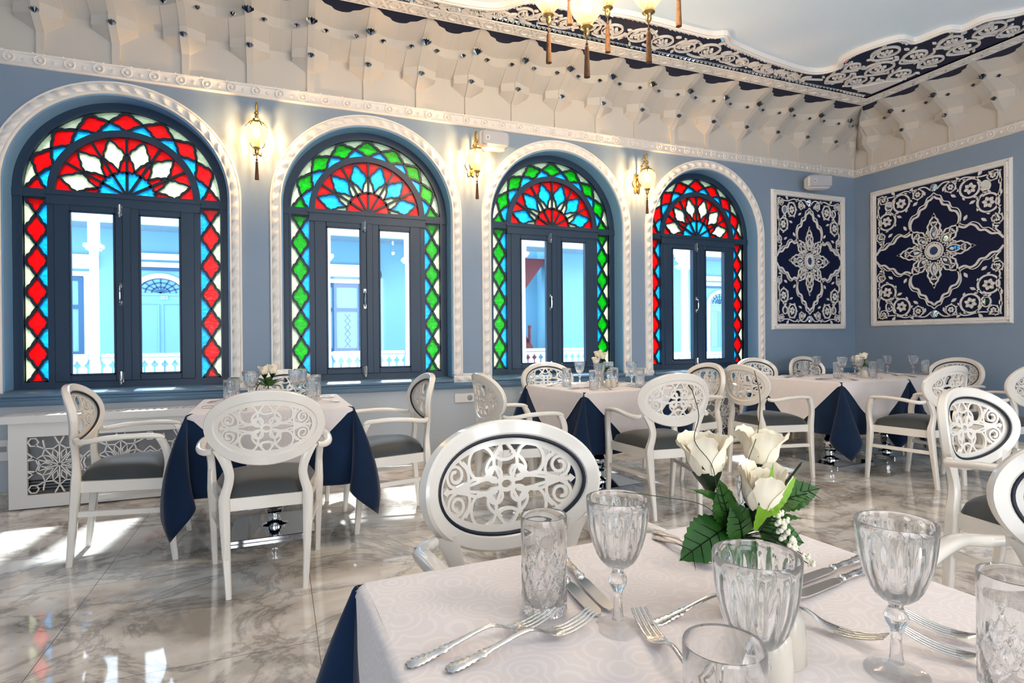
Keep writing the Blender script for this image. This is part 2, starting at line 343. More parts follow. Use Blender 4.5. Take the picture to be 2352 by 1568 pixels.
# ------------------------------------------------------------------ carved surround of each opening
def carved(path, closed=False):
    # ridged strip with a twisted leaf relief following a path in the wall plane
    m = MB(); P = [Vector((p[0], W, p[1])) for p in path]; s = 0; S = [0]
    for i in range(1, len(P)): s += (P[i]-P[i-1]).length; S.append(s)
    def frame(i):
        a = P[max(i-1, 0)]; c = P[min(i+1, len(P)-1)]; t = (c-a).normalized()
        return Vector((0, -1, 0)).cross(t), Vector((0, -1, 0))
    def sec(i):
        q = S[i]/.105; out = [(-.048, -.004), (-.048, .014), (-.043, .02), (-.034, .02), (-.03, .012)]
        for k in range(7):
            u = -.028+.056*k/6; ph = (q + u*7) % 1
            h = .012 + .030*(1-abs(2*ph-1))**1.2*(1-(u/.034)**2) + .004*sin(6*pi*q+u*200)
            out.append((u, h))
        return out + [(.03, .012), (.034, .02), (.043, .02), (.048, .014), (.048, -.004)]
    m.sweep(P, sec, frame); return m
RM = .825
for n, c in enumerate(WC):
    path = [(c-RM, .84+(ZS-.84)*k/110) for k in range(110)] + [(c-RM*cos(pi*k/180), ZS+RM*sin(pi*k/180)) for k in range(181)] + [(c+RM, ZS-(ZS-.84)*(k+1)/110) for k in range(110)]
    o = st(carved(path).obj('trim_%d' % (n+1), M['trim'], smooth=50))
for n in range(3):
    x0, x1 = WC[n]+RM-.048, WC[n+1]-RM+.048
    st(carved([(x0+(x1-x0)*k/22, .838) for k in range(23)]).obj('trim_%d' % (n+5), M['trim'], smooth=50))
# blue daylight put into the colour of an added lining of each window recess
M['daylight_lining'] = mat('daylight_blue_lining', rgb(112, 162, 204), .45)
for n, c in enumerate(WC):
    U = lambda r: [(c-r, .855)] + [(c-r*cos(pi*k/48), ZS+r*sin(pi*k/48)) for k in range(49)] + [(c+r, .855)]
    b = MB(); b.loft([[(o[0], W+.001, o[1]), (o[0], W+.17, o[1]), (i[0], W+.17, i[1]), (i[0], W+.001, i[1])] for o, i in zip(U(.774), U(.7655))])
    st(b.obj('trim_%d' % (n+16), M['daylight_lining']))
# ------------------------------------------------------------------ cornice with rosettes
def cornice(name, length, mp, phase=0):
    m = MB(); sec = [(-.003, 3.325), (.022, 3.325), (.03, 3.335), (.022, 3.346), (.016, 3.35), (.016, 3.412), (.03, 3.42), (.03, 3.43), (-.003, 3.432)]
    m.loft([[mp(s, d, z) for d, z in sec] for s in (0, length)])
    n = int(length/.19)
    for k in range(n):
        s = phase+.19*(k+.5)
        if s > length-.05: break
        def tor(i, j, s=s):
            a = 2*pi*i/16; c = 2*pi*j/5; r = .033+.007*cos(c); return mp(s+r*cos(a), .017+.008*sin(c)+.004, 3.383+r*sin(a))
        m.grid(16, 5, tor, True, True)
        m.ball((0, 0, 0), .017, .017, .014, 8, 4, mp=lambda x, y, z, s=s: mp(s+x, .018+z, 3.383+y))
        for q in range(5):
            a = rad(-72+36*q); m.ball((0, 0, 0), .007, .02, .009, 6, 3, mp=lambda x, y, z, s=s, a=a: mp(s+.095+x*cos(a)-y*sin(a)-.0*sin(a), .017+z, 3.372+x*sin(a)+y*cos(a)+.006))
        m.ball((0, 0, 0), .012, .012, .012, 6, 4, mp=lambda x, y, z, s=s: mp(s+.04+x, .022+z, 3.432+y*.7)); m.ball((0, 0, 0), .012, .012, .012, 6, 4, mp=lambda x, y, z, s=s: mp(s-.03+x, .022+z, 3.43+y*.7))
    return st(m.obj(name, M['trim'], smooth=60))
cornice('trim_8', 10.1, lambda s, d, z: (min(XE-s, XE-d), W-d, z))
cornice('trim_9', 6.0, lambda s, d, z: (XE-d, min(W-s, W-d), z))
# ------------------------------------------------------------------ stalactite cove
PER = .489
def cove_cols():
    xs = [.0, .0275, .0285, .06, .1, .154, .156, .18, .21, PER/2-.0001]
    out = []
    for x in xs:
        t = x/(PER/2); sc = .010*(1 if int(x*60) % 2 else -1)
        d2 = .30-.105*sin(t*pi/2); e = 3.885-.02*sin(t*pi/2); g = .50-.15*sin(t*pi/2)**1.5+sc
        if x < .028: pr = [(.022, 3.43), (.022, 3.60), (.125, 3.695), (.125, 3.785), (.315, 3.90), (.315, 3.955), (.51, 4.03)]
        elif x < .155:
            q = (x-.028)/.127; a = 3.602+.085*q; d1 = .112-.05*q
            pr = [(.0, 3.43), (.0, a), (d1, 3.70), (d1, 3.785-.01*q), (d2, e), (d2, 3.95), (g, 4.03)]
        else: pr = [(.0, 3.43), (.0, 3.755), (.0, 3.757), (.004, 3.76), (d2, e), (d2, 3.95), (g, 4.03)]
        out.append((x, pr))
    return [(-x, p) for x, p in out[::-1]] + out[1:]
def fan(r, mp):                 # small mirrored shell: five blades in a fan
    m = MB()
    for k in range(5):
        a0 = rad(28+25*k); a1 = a0+rad(24); am = (a0+a1)/2
        m.add([mp(0, 0, 0), mp(r*cos(a0), .25*r, r*sin(a0)), mp(r*1.05*cos(am), .75*r, r*1.05*sin(am)), mp(r*cos(a1), .25*r, r*sin(a1)), mp(0, -.2*r, r*.5)], [(0, 1, 2), (0, 2, 3), (1, 4, 2), (2, 4, 3), (0, 4, 1), (0, 3, 4)])
    return m
FANS = {}
def cove(name, axes, mp, fans):
    m = MB(); cols = cove_cols()
    for ax in axes:
        m.grid(len(cols), 7, lambda i, j: mp(ax+cols[i][0], cols[i][1][j][0]+.008, cols[i][1][j][1]))
    o = st(m.obj(name, M['cove'], smooth=22))
    for ax in fans:
        for dx, d, z, r in ((0, .135, 3.695, .038), (0, .33, 3.885, .052), (-.118, .27, 3.868, .03), (.118, .27, 3.868, .03)):
            key = (name, r)
            if key not in FANS:
                e = fan(r, lambda x, y, z: (x, -y, z) if name == 'trim_10' else (-y, -x, z)).mesh('mirror_shell', smooth=0); e.materials.append(M['darkmirror']); FANS[key] = e
            f = bpy.data.objects.new('mirror_shell', FANS[key]); COL.objects.link(f); f.parent = o; f.location = mp(ax+dx, d, z-.004)
cove('trim_10', [-.213+PER*k for k in range(-7, 16)], lambda s, d, z: (min(s, XE-d), W-d, z), [-.213+PER*k for k in range(-4, 15)])
cove('trim_11', [.245+PER*k for k in range(0, 14)], lambda s, d, z: (XE-d, min(W-s, W-d), z), [.245+PER*k for k in range(1, 8)])
# ------------------------------------------------------------------ ceiling border
INNER = [(-3.4, 1.0), (-2.6, 1.3), (-1.9, .95), (-1.2, 1.22), (-.5, 1.0), (.1, 1.2), (.6, 1.1), (.95, .88), (1.37, .84), (1.74, .90), (1.95, 1.10), (2.3, 1.12), (2.85, 1.20), (3.67, 1.18), (3.86, 1.24), (4.02, 1.14), (4.45, 1.05), (4.8, 1.0), (5.18, .97), (5.36, 1.03), (5.42, 1.17), (5.33, 1.27), (5.31, 1.48), (5.44, 1.77), (5.64, 1.80), (5.69, 2.04), (5.82, 2.10), (5.84, 2.3), (6.01, 2.48), (6.06, 2.9), (5.9, 3.2), (6.05, 3.9), (5.9, 4.6), (6.05, 5.4), (6.0, 8.3)]
inn = [(x, W-d) for x, d in spline(INNER, 5)]
def cz(z0): return lambda u, v, w: (u, v, z0-w)
b = MB(); b.prism([(XL, W), (XE, W), (XE, YB)] + inn[::-1], 0, .02, cz(ZC)); st(b.obj('trim_12', M['navyp'], smooth=0))
b = MB(); b.ribbon(inn, .05, 0, .045, cz(ZC)); b.ribbon([(x-.0, y) for x, y in inn], .02, 0, .055, cz(ZC))
def corner_path(d): return [(XL, W-d), (XE-d, W-d), (XE-d, YB)]
def strip(m, d0, d1, z0, z1):
    for pa, pb in zip(((XL, W-d0), (XE-d0, W-d0), (XE-d0, YB)), ((XL, W-d0), (XE-d0, W-d0), (XE-d0, YB))): pass
    m.prism([(XL, W-d0), (XE-d0, W-d0), (XE-d0, YB), (XE-d1, YB), (XE-d1, W-d1), (XL, W-d1)], z0, z1, cz(ZC))
strip(b, .555, .705, 0, .03); strip(b, .555, .57, 0, .04); strip(b, .69, .705, 0, .04)
k = 0
while .62+.17*k < 9.5:          # pierced relief on the stripe
    s = .62+.17*k; k += 1
    for side in (0, 1):
        if side and s > 6: continue
        mp = (lambda u, v, w, s=s: (XE-s-u, W-.63-v, ZC-w)) if side == 0 else (lambda u, v, w, s=s: (XE-.63-v, W-s-u, ZC-w))
        b.ribbon(circle(0, 0, .042, .045, 12), .016, .028, .042, mp, closed=True)
        b.ribbon([(.05, -.05), (.075, -.02), (.085, .0), (.095, .02), (.12, .05)], .02, .028, .042, mp); b.ribbon([(.05, .05), (.07, .03), (.085, 0), (.1, -.03), (.12, -.05)], .014, .028, .041, mp)
st(b.obj('trim_13', M['trim'], smooth=0))
# rows of little mirror pyramids
b = MB()
def pyr(m, x, y, tx, ty, r):
    nx, ny = -ty, tx
    P = [(x-tx*r, y-ty*r, ZC-.02), (x+tx*r, y+ty*r, ZC-.02), (x+nx*r*1.5, y+ny*r*1.5, ZC-.02), (x+nx*r*.45, y+ny*r*.45, ZC-.036)]
    m.add(P, [(0, 1, 3), (1, 2, 3), (2, 0, 3), (0, 2, 1)])
for k in range(170):
    s = .78+.052*k; pyr(b, XE-s, W-.712, -1, 0, .024); pyr(b, XE-s-.026, W-.752, 1, 0, .024)
    if s < 5.5: pyr(b, XE-.712, W-s, 0, -1, .024) if False else None
acc = 0; last = inn[0]
for i in range(1, len(inn)):
    x0, y0 = inn[i-1]; x1, y1 = inn[i]; l = sqrt((x1-x0)**2+(y1-y0)**2); tx, ty = (x1-x0)/l, (y1-y0)/l
    while acc < l:
        x, y = x0+tx*acc, y0+ty*acc; pyr(b, x+ty*.03-0, y-tx*.03, tx, ty, .024) if False else pyr(b, x-ty*.03, y+tx*.03, tx, ty, .024); pyr(b, x-ty*.068+tx*.026, y+tx*.068+ty*.026, -tx, -ty, .024); acc += .052
    acc -= l
st(b.obj('trim_14', M['mirror'], smooth=0))
# arabesque vines between stripe and scalloped edge
def leafp(x, y, a, l, wd=.42):
    return [(x+l*(t*cos(a)-q*sin(a)), y+l*(t*sin(a)+q*cos(a))) for t, q in ((0, 0), (.25, wd*.32), (.5, wd*.5), (.78, wd*.3), (1, 0), (.78, -wd*.3), (.5, -wd*.5), (.25, -wd*.32))]
def scroll(m, cx, cy, r, mp, z, hand=1, a0=0, flower=True):
    m.ribbon([(cx+(x-cx), cy+hand*(y-cy)) for x, y in spiral(cx, cy, r, r*.5, a0, 1.2, 24)], r*.13, 0, z, mp)
    for q in range(3):
        a = a0+q*1.9; m.prism(leafp(cx+r*cos(a), cy+hand*r*sin(a), hand*(a+.6), r*.42), 0, z, mp)
    if flower:
        for q in range(5):
            a = q*2*pi/5; m.prism(leafp(cx+r*.06*cos(a), cy+r*.06*sin(a), a, r*.32, .6), 0, z*1.3, mp)
def inner_d(x):
    best = min(inn, key=lambda p: abs(p[0]-x) + (100 if p[1] < W-1.35 else 0)); return W-best[1]
b = MB(); x = -3.2; k = 0
while x < 5.3:
    d1 = inner_d(x)-.12; d0 = .80; c = (d0+d1)/2; r = min(.17, max(.05, (d1-d0)*.46))
    scroll(b, x, W-c, r, cz(ZC-.018), .02, 1 if k % 2 else -1, k*.7)
    b.ribbon(spline([(x-.16, W-c+r*.9), (x, W-c+r*1.05 if k % 2 else W-c-r*1.05), (x+r+.1, W-c), (x+.32, W-c+(-r if k % 2 else r))], 6), .017, 0, .018, cz(ZC-.018))
    b.prism(leafp(x+r+.02, W-c, .5, .1), 0, .02, cz(ZC-.018)); b.prism(leafp(x+r+.02, W-c, -.7, .1), 0, .02, cz(ZC-.018))
    x += max(.2, r*2.15); k += 1
# the wider field beside the end wall
for (px, d, r) in ((5.62, .98, .13), (5.9, 1.0, .12), (6.18, .98, .13), (6.2, 1.28, .14), (5.85, 1.3, .15), (5.56, 1.22, .1), (5.6, 1.55, .14), (5.93, 1.62, .15), (6.2, 1.6, .13), (6.2, 1.9, .14), (5.96, 1.93, .12), (6.06, 2.2, .13), (6.27, 2.25, .1), (6.22, 2.5, .11), (6.25, 2.8, .1), (6.2, 3.1, .13), (6.2, 3.5, .13), (6.2, 4, .13)):
    scroll(b, px, W-d, r, cz(ZC-.018), .02, 1, px*9+d*5); b.ribbon(spline([(px-r*1.1, W-d-r*.7), (px, W-d+r*1.15), (px+r*1.2, W-d+r*.4)], 6), .017, 0, .018, cz(ZC-.018))
b.prism([(6.34, W-.84), (6.34, W-1.2), (6.2, W-1.12), (6.1, W-.98), (6.0, W-.86)], 0, .028, cz(ZC-.018))
st(b.obj('trim_15', M['trim'], smooth=0))
# ------------------------------------------------------------------ windows
LQ = [(1, 0), (.87, .09), (.80, .22), (.72, .34), (.54, .41), (.44, .49), (.37, .63), (.22, .78), (.08, .91), (0, 1)]
def window(n, c, ringc, fanp, fanout, fanin, ros):
    root = st(thing('window_%d' % (n+1), (c, W+.16, 0)))
    P = lambda u, v, w: (u, w, v)           # local x, depth, z
    f = MB()
    def arch(r0, r1, y0, y1, zb):           # U-shaped member with an arched head
        outer = [(-r1, zb)] + [(-r1*cos(pi*k/48), ZS+r1*sin(pi*k/48)) for k in range(49)] + [(r1, zb)]
        inner = [(-r0, zb)] + [(-r0*cos(pi*k/48), ZS+r0*sin(pi*k/48)) for k in range(49)] + [(r0, zb)]
        f.loft([[P(o[0], o[1], y0), P(o[0], o[1], y1), P(i[0], i[1], y1), P(i[0], i[1], y0)] for o, i in zip(outer, inner)])
    arch(.695, RO+.008, 0, .09, .853); arch(.695, .712, -.012, .02, .9)
    arch(.487, .54, -.006, .07, ZS)
    f.box(-.70, .70, -.004, .085, .853, .908)
    f.box(-.765, .765, -.01, .085, ZS-.055, ZS+.012); f.box(-.54, .54, -.024, .08, ZS-.105, ZS-.012); f.box(-.55, .55, -.034, .02, ZS-.03, ZS-.012)
    for s in (-1, 1): f.box(min(s*.54, s*.495), max(s*.54, s*.495), -.008, .08, .853, ZS-.09)
    f.obj('frame', M['frame'], root)
    sash = []
    for s in (-1, 1):
        m = MB(); x0, x1 = (-.495, -.004) if s < 0 else (.004, .495); g0, g1 = (-.391, -.082) if s < 0 else (.09, .391)
        z0, z1, h0, h1 = .905, ZS-.1, .957, 2.278
        m.bbox(x0, g0, -.016, .05, z0, z1); m.bbox(g1, x1, -.016, .05, z0, z1); m.bbox(g0, g1, -.016, .05, z0, h0); m.bbox(g0, g1, -.016, .05, h1, z1)
        for a in (0, 1):                    # glazing bead
            e = .012
            m.box(g0, g0+e, -.024, -.01, h0, h1); m.box(g1-e, g1, -.024, -.01, h0, h1); m.box(g0, g1, -.024, -.01, h0, h0+e); m.box(g0, g1, -.024, -.01, h1-e, h1)
        if s > 0: m.bbox(-.028, .03, -.03, -.012, z0, z1)
        so = m.obj('sash', M['frame'], root); sash.append(so)
        q = MB(); q.box(g0, g1, .016, .022, h0, h1); q.obj('glass_pane', M['pane'], so)
    h = MB(); hx = -.045
    h.bbox(hx-.013, hx+.013, -.026, -.014, 1.52, 1.565, .003); h.bbox(hx-.013, hx+.013, -.026, -.014, 1.665, 1.71, .003)
    h.tube(spline([(hx, -.02, 1.54), (hx, -.05, 1.56), (hx, -.055, 1.61), (hx, -.05, 1.67), (hx, -.02, 1.69)], 4), .0065, 8)
    h.obj('handle', M['chrome'], sash[0])
    for zz in (2.30, .93):
        l = MB(); l.bbox(hx-.018, hx+.018, -.028, -.014, zz-.045, zz+.045, .004); l.tube([(hx, -.034, zz-.055), (hx, -.034, zz+.05)], .011, 8); l.ball((hx, -.045, zz-.02), .011)
        l.obj('bolt', M['chrome'], sash[0])
    G = {k: MB() for k in ('red', 'blue', 'green', 'pale')}; ld = MB()
    GY0, GY1, LY0, LY1 = .028, .034, .012, .05
    def pane(k, poly): G[k].prism(poly, GY0, GY1, P)
    def came(path, wd=.020, closed=False): ld.ribbon(path, wd, LY0, LY1, P, closed)
    full = lambda: [(a, b) for a, b in LQ] + [(-a, b) for a, b in LQ[::-1][1:]] + [(-a, -b) for a, b in LQ[1:]] + [(a, -b) for a, b in LQ[::-1][1:-1]]
    # vertical strips: lozenges between an outer pale half and an inner blue half
    zc0, pz, hz, hw = 2.37, .2475, .1237, .0765
    for s in (-1, 1):
        xc = s*.6175; zlo, zhi = .908, ZS-.055
        cl = lambda q: [(x, min(max(z, zlo), zhi)) for x, z in q]
        for k in range(7):
            zc = zc0-pz*k
            poly = cl([(xc+hw*a, zc+hz*b) for a, b in full()])
            pane(ringc, poly); came(poly, closed=True)
        for k in range(7):                  # pieces between lozenge k and k+1
            za, zb = zc0-pz*k, zc0-pz*(k+1)
            for sd, col in ((s, 'pale'), (-s, 'blue')):
                q = [(xc+sd*hw*a, za-hz*b) for a, b in LQ] + [(xc+sd*hw*a, zb+hz*b) for a, b in LQ[::-1]]
                q = [p for p in cl(q)]
                if max(p[1] for p in q)-min(p[1] for p in q) > .02: pane(col, q)
    # ring of lozenges
    rm, ra, da = .6175, .0765, rad(11.25)
    pol = lambda t, r: (r*cos(t), ZS+r*sin(t))
    for k in range(9):
        t0 = rad(22.5*k)
        poly = [(t0+da*b, rm+ra*a) for a, b in full()]
        poly = [pol(min(max(t, .012), pi-.012), r) for t, r in poly]
        pane(ringc, poly); came(poly, closed=True)
    for k in range(8):
        t0, t1 = rad(22.5*k), rad(22.5*(k+1))
        for sd, col in ((1, 'pale'), (-1, 'blue')):
            q = [(t0+da*b, rm+sd*ra*a) for a, b in LQ] + [(t1-da*b, rm+sd*ra*a) for a, b in LQ[::-1]]
            edge = rm+sd*.078
            q += [(t1+(t0-t1)*j/5, edge) for j in range(1, 5)]
            pane(col, [pol(t, r) for t, r in q])
    # fan: six sectors, each with a petal
    R1 = .488
    for k in range(6):
        t0 = rad(30*k+15); hw_, rmid, hl = rad(13.6), .345, .135
        pet = [(t0+hw_*a, rmid+hl*b) for a, b in full()]
        pane(fanp, [pol(*q) for q in pet]); came([pol(*q) for q in pet], .015, True)
        rs = lambda u: .185 + .016*abs(cos(u*3*pi/2/rad(15)*.999)) + .012*cos(u*pi/rad(30))
        lob = [(t0+rad(15)*(j/9-1), rs(rad(15)*(j/9-1))) for j in range(19)]
        pane(ros, [pol(t, r) for t, r in lob] + [pol(t0, .012)]); came([pol(*q) for q in lob], .014)
        for sd in (-1, 1):
            e = rad(15)
            up = [(t0+sd*hw_*a, rmid+hl*b) for a, b in LQ] + [(t0+sd*e*j/4, R1) for j in range(5)] + [(t0+sd*e, rmid)]
            pane(fanout, [pol(*q) for q in up])
            lo = [(t0+sd*hw_*a, rmid-hl*b) for a, b in LQ] + [(t0+sd*e*j/6, rs(sd*e*j/6)) for j in range(7)] + [(t0+sd*e, rmid)]
            pane(fanin, [pol(*q) for q in lo])
    for k in range(1, 6): came([pol(rad(30*k), .01), pol(rad(30*k), R1)], .02)
    ld.lathe([(.0, -.02), (.03, -.02), (.03, .03), (0, .03)], 16, mp=lambda x, y, z: (x, .03-z, ZS+.012+y))
    for k, g in G.items():
        if g.v: g.obj({'red': 'red_stained_glass', 'blue': 'blue_stained_glass', 'green': 'green_stained_glass', 'pale': 'pale_stained_glass'}[k], M[k], root, smooth=0)
    ld.obj('lead_came', M['lead'], root, smooth=0)
window(0, WC[0], 'red', 'pale', 'red', 'red', 'blue'); window(1, WC[1], 'green', 'blue', 'red', 'pale', 'red')
window(2, WC[2], 'green', 'blue', 'red', 'pale', 'red'); window(3, WC[3], 'red', 'pale', 'red', 'red', 'blue')
# ------------------------------------------------------------------ the medallion-back armchair
RC = .52
_vd = Vector((0, -.12, 1)).normalized(); _nd = Vector((0, 1, .12)).normalized()
def CM(u, v, w):
    a = u/RC; k = RC-w
    return Vector((k*sin(a), -.293, .8035)) + _vd*v + _nd*(RC-k*cos(a))
def sect(cx, cy, z, hx, hy, ch=.3):
    cx_, cy_ = hx*ch, hy*ch
    return [(cx-hx+cx_, cy-hy, z), (cx+hx-cx_, cy-hy, z), (cx+hx, cy-hy+cy_, z), (cx+hx, cy+hy-cy_, z), (cx+hx-cx_, cy+hy, z), (cx-hx+cx_, cy+hy, z), (cx-hx, cy+hy-cy_, z), (cx-hx, cy-hy+cy_, z)]
def post(nodes, sgn):
    m = MB(); N = spline(nodes, 5); m.loft([sect(sgn*n[0], n[1], n[2], n[3], n[4]) for n in N]); return m
def fretwork():
    m = MB(); Z0, Z1 = -.009, .003
    def R(path, wd=.0095, closed=False):
        for sx in (1, -1):
            for sy in (1, -1):
                m.ribbon([(sx*x, sy*y) for x, y in path], wd, Z0, Z1, CM, closed)
    def R2(path, wd=.0095, ax=0):
        for s in (1, -1): m.ribbon([(x, s*y) if ax == 0 else (s*x, y) for x, y in path], wd, Z0, Z1, CM)
    m.ribbon(circle(0, 0, .2265, .1245, 64), .026, Z0, Z1, CM, closed=True)
    m.ribbon(circle(0, 0, .021, .017, 24), .0115, Z0, Z1, CM, closed=True)
    R(circle(.078, .064, .041, .047, 30), closed=True)                       # big loops
    R(circle(.037, .030, .0225, .021, 24), .009, closed=True)                # small interlaced rings
    R(spline([(.006, .119), (.020, .100), (.034, .078), (.036, .055), (.027, .036), (.020, .018)], 6))
    R2(spline([(-.036, .084), (-.018, .072), (0, .069), (.018, .072), (.036, .084)], 6))
    R(spline([(.020, .090), (.048, .072), (.062, .050), (.058, .030), (.030, .016)], 6), .009)
    R(spline([(.020, .006), (.06, .018), (.10, .024), (.135, .012), (.165, .004)], 6))
    R(spline([(.045, .046), (.075, .020), (.11, .010), (.15, .003)], 6), .008)
    R(spiral(.166, .040, .033, .010, -pi/2, 1.55, 34), .009)                  # volutes
    R(spline([(.128, .006), (.122, .030), (.128, .054), (.145, .072), (.160, .090)], 6), .009)
    R(spline([(.118, .045), (.126, .060), (.140, .075)], 4), .008)
    R2([(.12, 0), (.16, 0), (.20, 0)], .011, 1); R2([(.150, 0), (.158, 0)], .020, 1)
    for s in (1, -1): m.prism([(s*.186, 0), (s*.198, .012), (s*.212, 0), (s*.198, -.012)], Z0, Z1, CM)
    return m
def make_chair():
    t = thing('medallion_armchair')
    m = MB(); A, B = .285, .1835
    secn = [(.005, -.018), (.0, -.012), (.0, .012), (.006, .019), (.038, .019), (.045, .015), (.048, .004), (.052, -.006), (.046, -.017)]
    m.loft([[CM((A-o)*cos(2*pi*k/64), (B-o)*sin(2*pi*k/64), w) for o, w in secn] for k in range(64)], closed=True)
    br = m.obj('backrest', M['white'], t, 28)
    fretwork().obj('fretwork', M['white'], br, 30)
    p = MB(); p.tube([CM((A-.0475)*cos(2*pi*k/64), (B-.0475)*sin(2*pi*k/64), .0135) for k in range(64)], .0062, 6, closed=True); p.obj('piping', M['piping'], br, 80)
    rear = [(.172, -.272, 0, .014, .015), (.182, -.252, .22, .019, .019), (.188, -.236, .40, .024, .023), (.188, -.233, .47, .024, .022), (.172, -.236, .53, .022, .018), (.166, -.240, .58, .021, .016), (.180, -.240, .635, .024, .015), (.205, -.236, .70, .032, .012)]
    front = [(.268, .248, 0, .014, .015), (.272, .228, .22, .018, .019), (.275, .212, .40, .023, .023), (.276, .213, .47, .022, .021), (.279, .222, .55, .019, .02), (.285, .214, .62, .019, .022), (.289, .192, .672, .02, .022), (.290, .178, .69, .02, .02)]
    for s in (-1, 1):
        post(rear, s).obj('leg', M['white'], t, 45); post(front, s).obj('leg', M['white'], t, 45)
        a = MB(); N = spline([(.290, .205, .690, .018, .010), (.292, .17, .701, .021, .014), (.296, .06, .708, .023, .015), (.300, -.07, .704, .023, .015), (.294, -.15, .694, .022, .015), (.270, -.200, .688, .02, .015), (.238, -.218, .694, .016, .014)], 5); rings = []
        for i, n in enumerate(N):
            p0 = N[max(i-1, 0)]; p1 = N[min(i+1, len(N)-1)]; d = Vector((p1[0]-p0[0], p1[1]-p0[1], 0)).normalized(); sd = Vector((d.y, -d.x, 0)); c = Vector(n[:3]); up = Vector((0, 0, 1))
            hw, hh = n[3], n[4]; q = []
            for k in range(10):
                an = 2*pi*k/10; cx_, sz = cos(an), sin(an); e = .7
                q.append(c + sd*(hw*(abs(cx_)**e)*(1 if cx_ > 0 else -1)) + up*(hh*(abs(sz)**e)*(1 if sz > 0 else -1)))
            rings.append([(s*v.x, v.y, v.z) for v in q])
        a.loft(rings); a.obj('armrest', M['white'], t, 60)
        k = MB(); k.loft([sect(0, 0, 0, 0, 0)]) if False else None
        P0, P1 = Vector((s*.183, -.25, .285)), Vector((s*.272, .222, .285))
        k.loft([[(p.x-.009, p.y, p.z-.014), (p.x+.009, p.y, p.z-.014), (p.x+.009, p.y, p.z+.014), (p.x-.009, p.y, p.z+.014)] for p in (P0, P1)]); k.obj('stretcher', M['white'], t, 0)
    f = MB(); co = [(-.19, -.235), (.19, -.235), (.277, .215), (-.277, .215)]
    inn_ = [(-.155, -.205), (.155, -.205), (.24, .185), (-.24, .185)]
    f.loft([[(o[0], o[1], .402), (o[0], o[1], .462), (i[0], i[1], .462), (i[0], i[1], .402)] for o, i in zip(co, inn_)], closed=True)
    f.obj('seat_frame', M['white'], t, 0)
    c = MB(); n = 17
    def top(i, j):
        u, v = -1+2*i/(n-1), -1+2*j/(n-1)
        e = lambda q: max(0, 1-abs(q)**3.2)**.5
        h = e(u)*e(v); yb = -.228+.44*(v+1)/2; hw = (.172+(.262-.172)*(v+1)/2)
        return (hw*u*(1+.02*h), yb, .455+.058*h**.45+.042*h)
    c.grid(n, n, top); c.prism([(-.17, -.226), (.17, -.226), (.26, .21), (-.26, .21)], .44, .456)
    c.obj('seat_cushion', M['seat'], t, 60)
    return t
CH0 = make_chair(); _used = []
def chair(x, y, deg, label, group=None):
    if not _used: o = CH0; o.location = (x, y, 0); o.rotation_euler = (0, 0, rad(deg)); tag(o, label, 'chair', group); _used.append(1)
    else:
        o = dup(CH0, (x, y, 0), rad(deg), label, group)
    return o
chair(-.80, 4.0, -90, 'white armchair seen from the side in front of the lattice radiator cover', 'white medallion armchairs')
G_ = 'white medallion armchairs'
chair(-.067, 3.33, 1, 'white armchair with its back to us at the table under the first windows', G_)
chair(.68, 4.04, 92, 'white armchair facing left, between the small window table and the wall socket', G_)
chair(.05, 4.86, 182, 'white armchair by the wall, mostly hidden behind the rose vase of the leftmost table', G_)
chair(.62, 1.27, 183, 'large white armchair facing us across the foreground table, full piped back in view', G_)
chair(1.61, 3.90, -88, 'white armchair facing right with the wall socket seen beside its back', G_)
chair(2.46, 5.04, 172, 'white armchair under the third window, facing us behind the middle table', G_)
chair(2.52, 3.50, -6, 'white armchair with its back to us behind the foreground roses, at the middle table', G_)
chair(3.44, 4.36, 91, 'white armchair facing left at the right end of the middle table', G_)
chair(4.05, 3.98, -91, 'white armchair facing right at the left end of the long corner table', G_)
chair(5.02, 4.88, 172, 'white armchair beside the right edge of the fourth window, behind the long corner table', G_)
chair(5.87, 4.92, 178, 'white armchair right in the room corner behind the long table', G_)
chair(6.50, 4.0, 94, 'white armchair against the end wall at the far right end of the long table', G_)
chair(5.0, 3.29, 1, 'white armchair with its back to us, left one before the long corner table', G_)
chair(5.72, 3.12, 4, 'white armchair with its back to us, right one before the long corner table', G_)
chair(2.87, 1.38, 181, 'white armchair with black piping standing alone right of the foreground roses', G_)
chair(1.57, .63, 104, 'white armchair cut by the right picture edge beside the foreground table', G_)
# ------------------------------------------------------------------ tables and their cloths
ZT = .812
def make_table():
    t = thing('pedestal_table')
    m = MB(); m.bbox(-.44, .44, -.44, .44, ZT-.035, ZT-.004, .004); m.obj('tabletop', M['dark'], t, 30)
    p = MB(); prof = [(.0, .02), (.085, .022), (.085, .03), (.05, .04), (.034, .06), (.034, .09), (.05, .105), (.058, .13), (.058, .165), (.062, .17), (.062, .20), (.055, .215), (.04, .245), (.03, .265), (.045, .275), (.05, .285), (.045, .295), (.03, .31), (.032, .36), (.034, .70), (.06, .72), (.12, .77), (.12, .778), (0, .778)]
    def rm(r, z, a, j): return r*(1-.07*abs(sin(a*5))) if .10 < z < .24 else r
    p.lathe(prof, 30, rm=rm); p.obj('pedestal', M['chrome'], t, 40)
    q = MB(); q.bbox(-.25, .25, -.26, .26, 0, .022, .003); q.obj('base_plate', M['chrome'], t, 30)
    return t
def side_out(x, s, ph): return .006 + .05*s*s + s*(.03*sin(x*13+ph)+.022*sin(x*29+ph*2.1))*min(1, s*3)
def hang(base, nrm, s, out, z0, r=.014):
    q = pi/2*r
    if s < q: a = s/r; return (base[0]+nrm[0]*(r*sin(a)-r), base[1]+nrm[1]*(r*sin(a)-r), z0-r*(1-cos(a)))
    out *= min(1, (s-q)/.07)
    return (base[0]+nrm[0]*out, base[1]+nrm[1]*out, z0-r-(s-q))
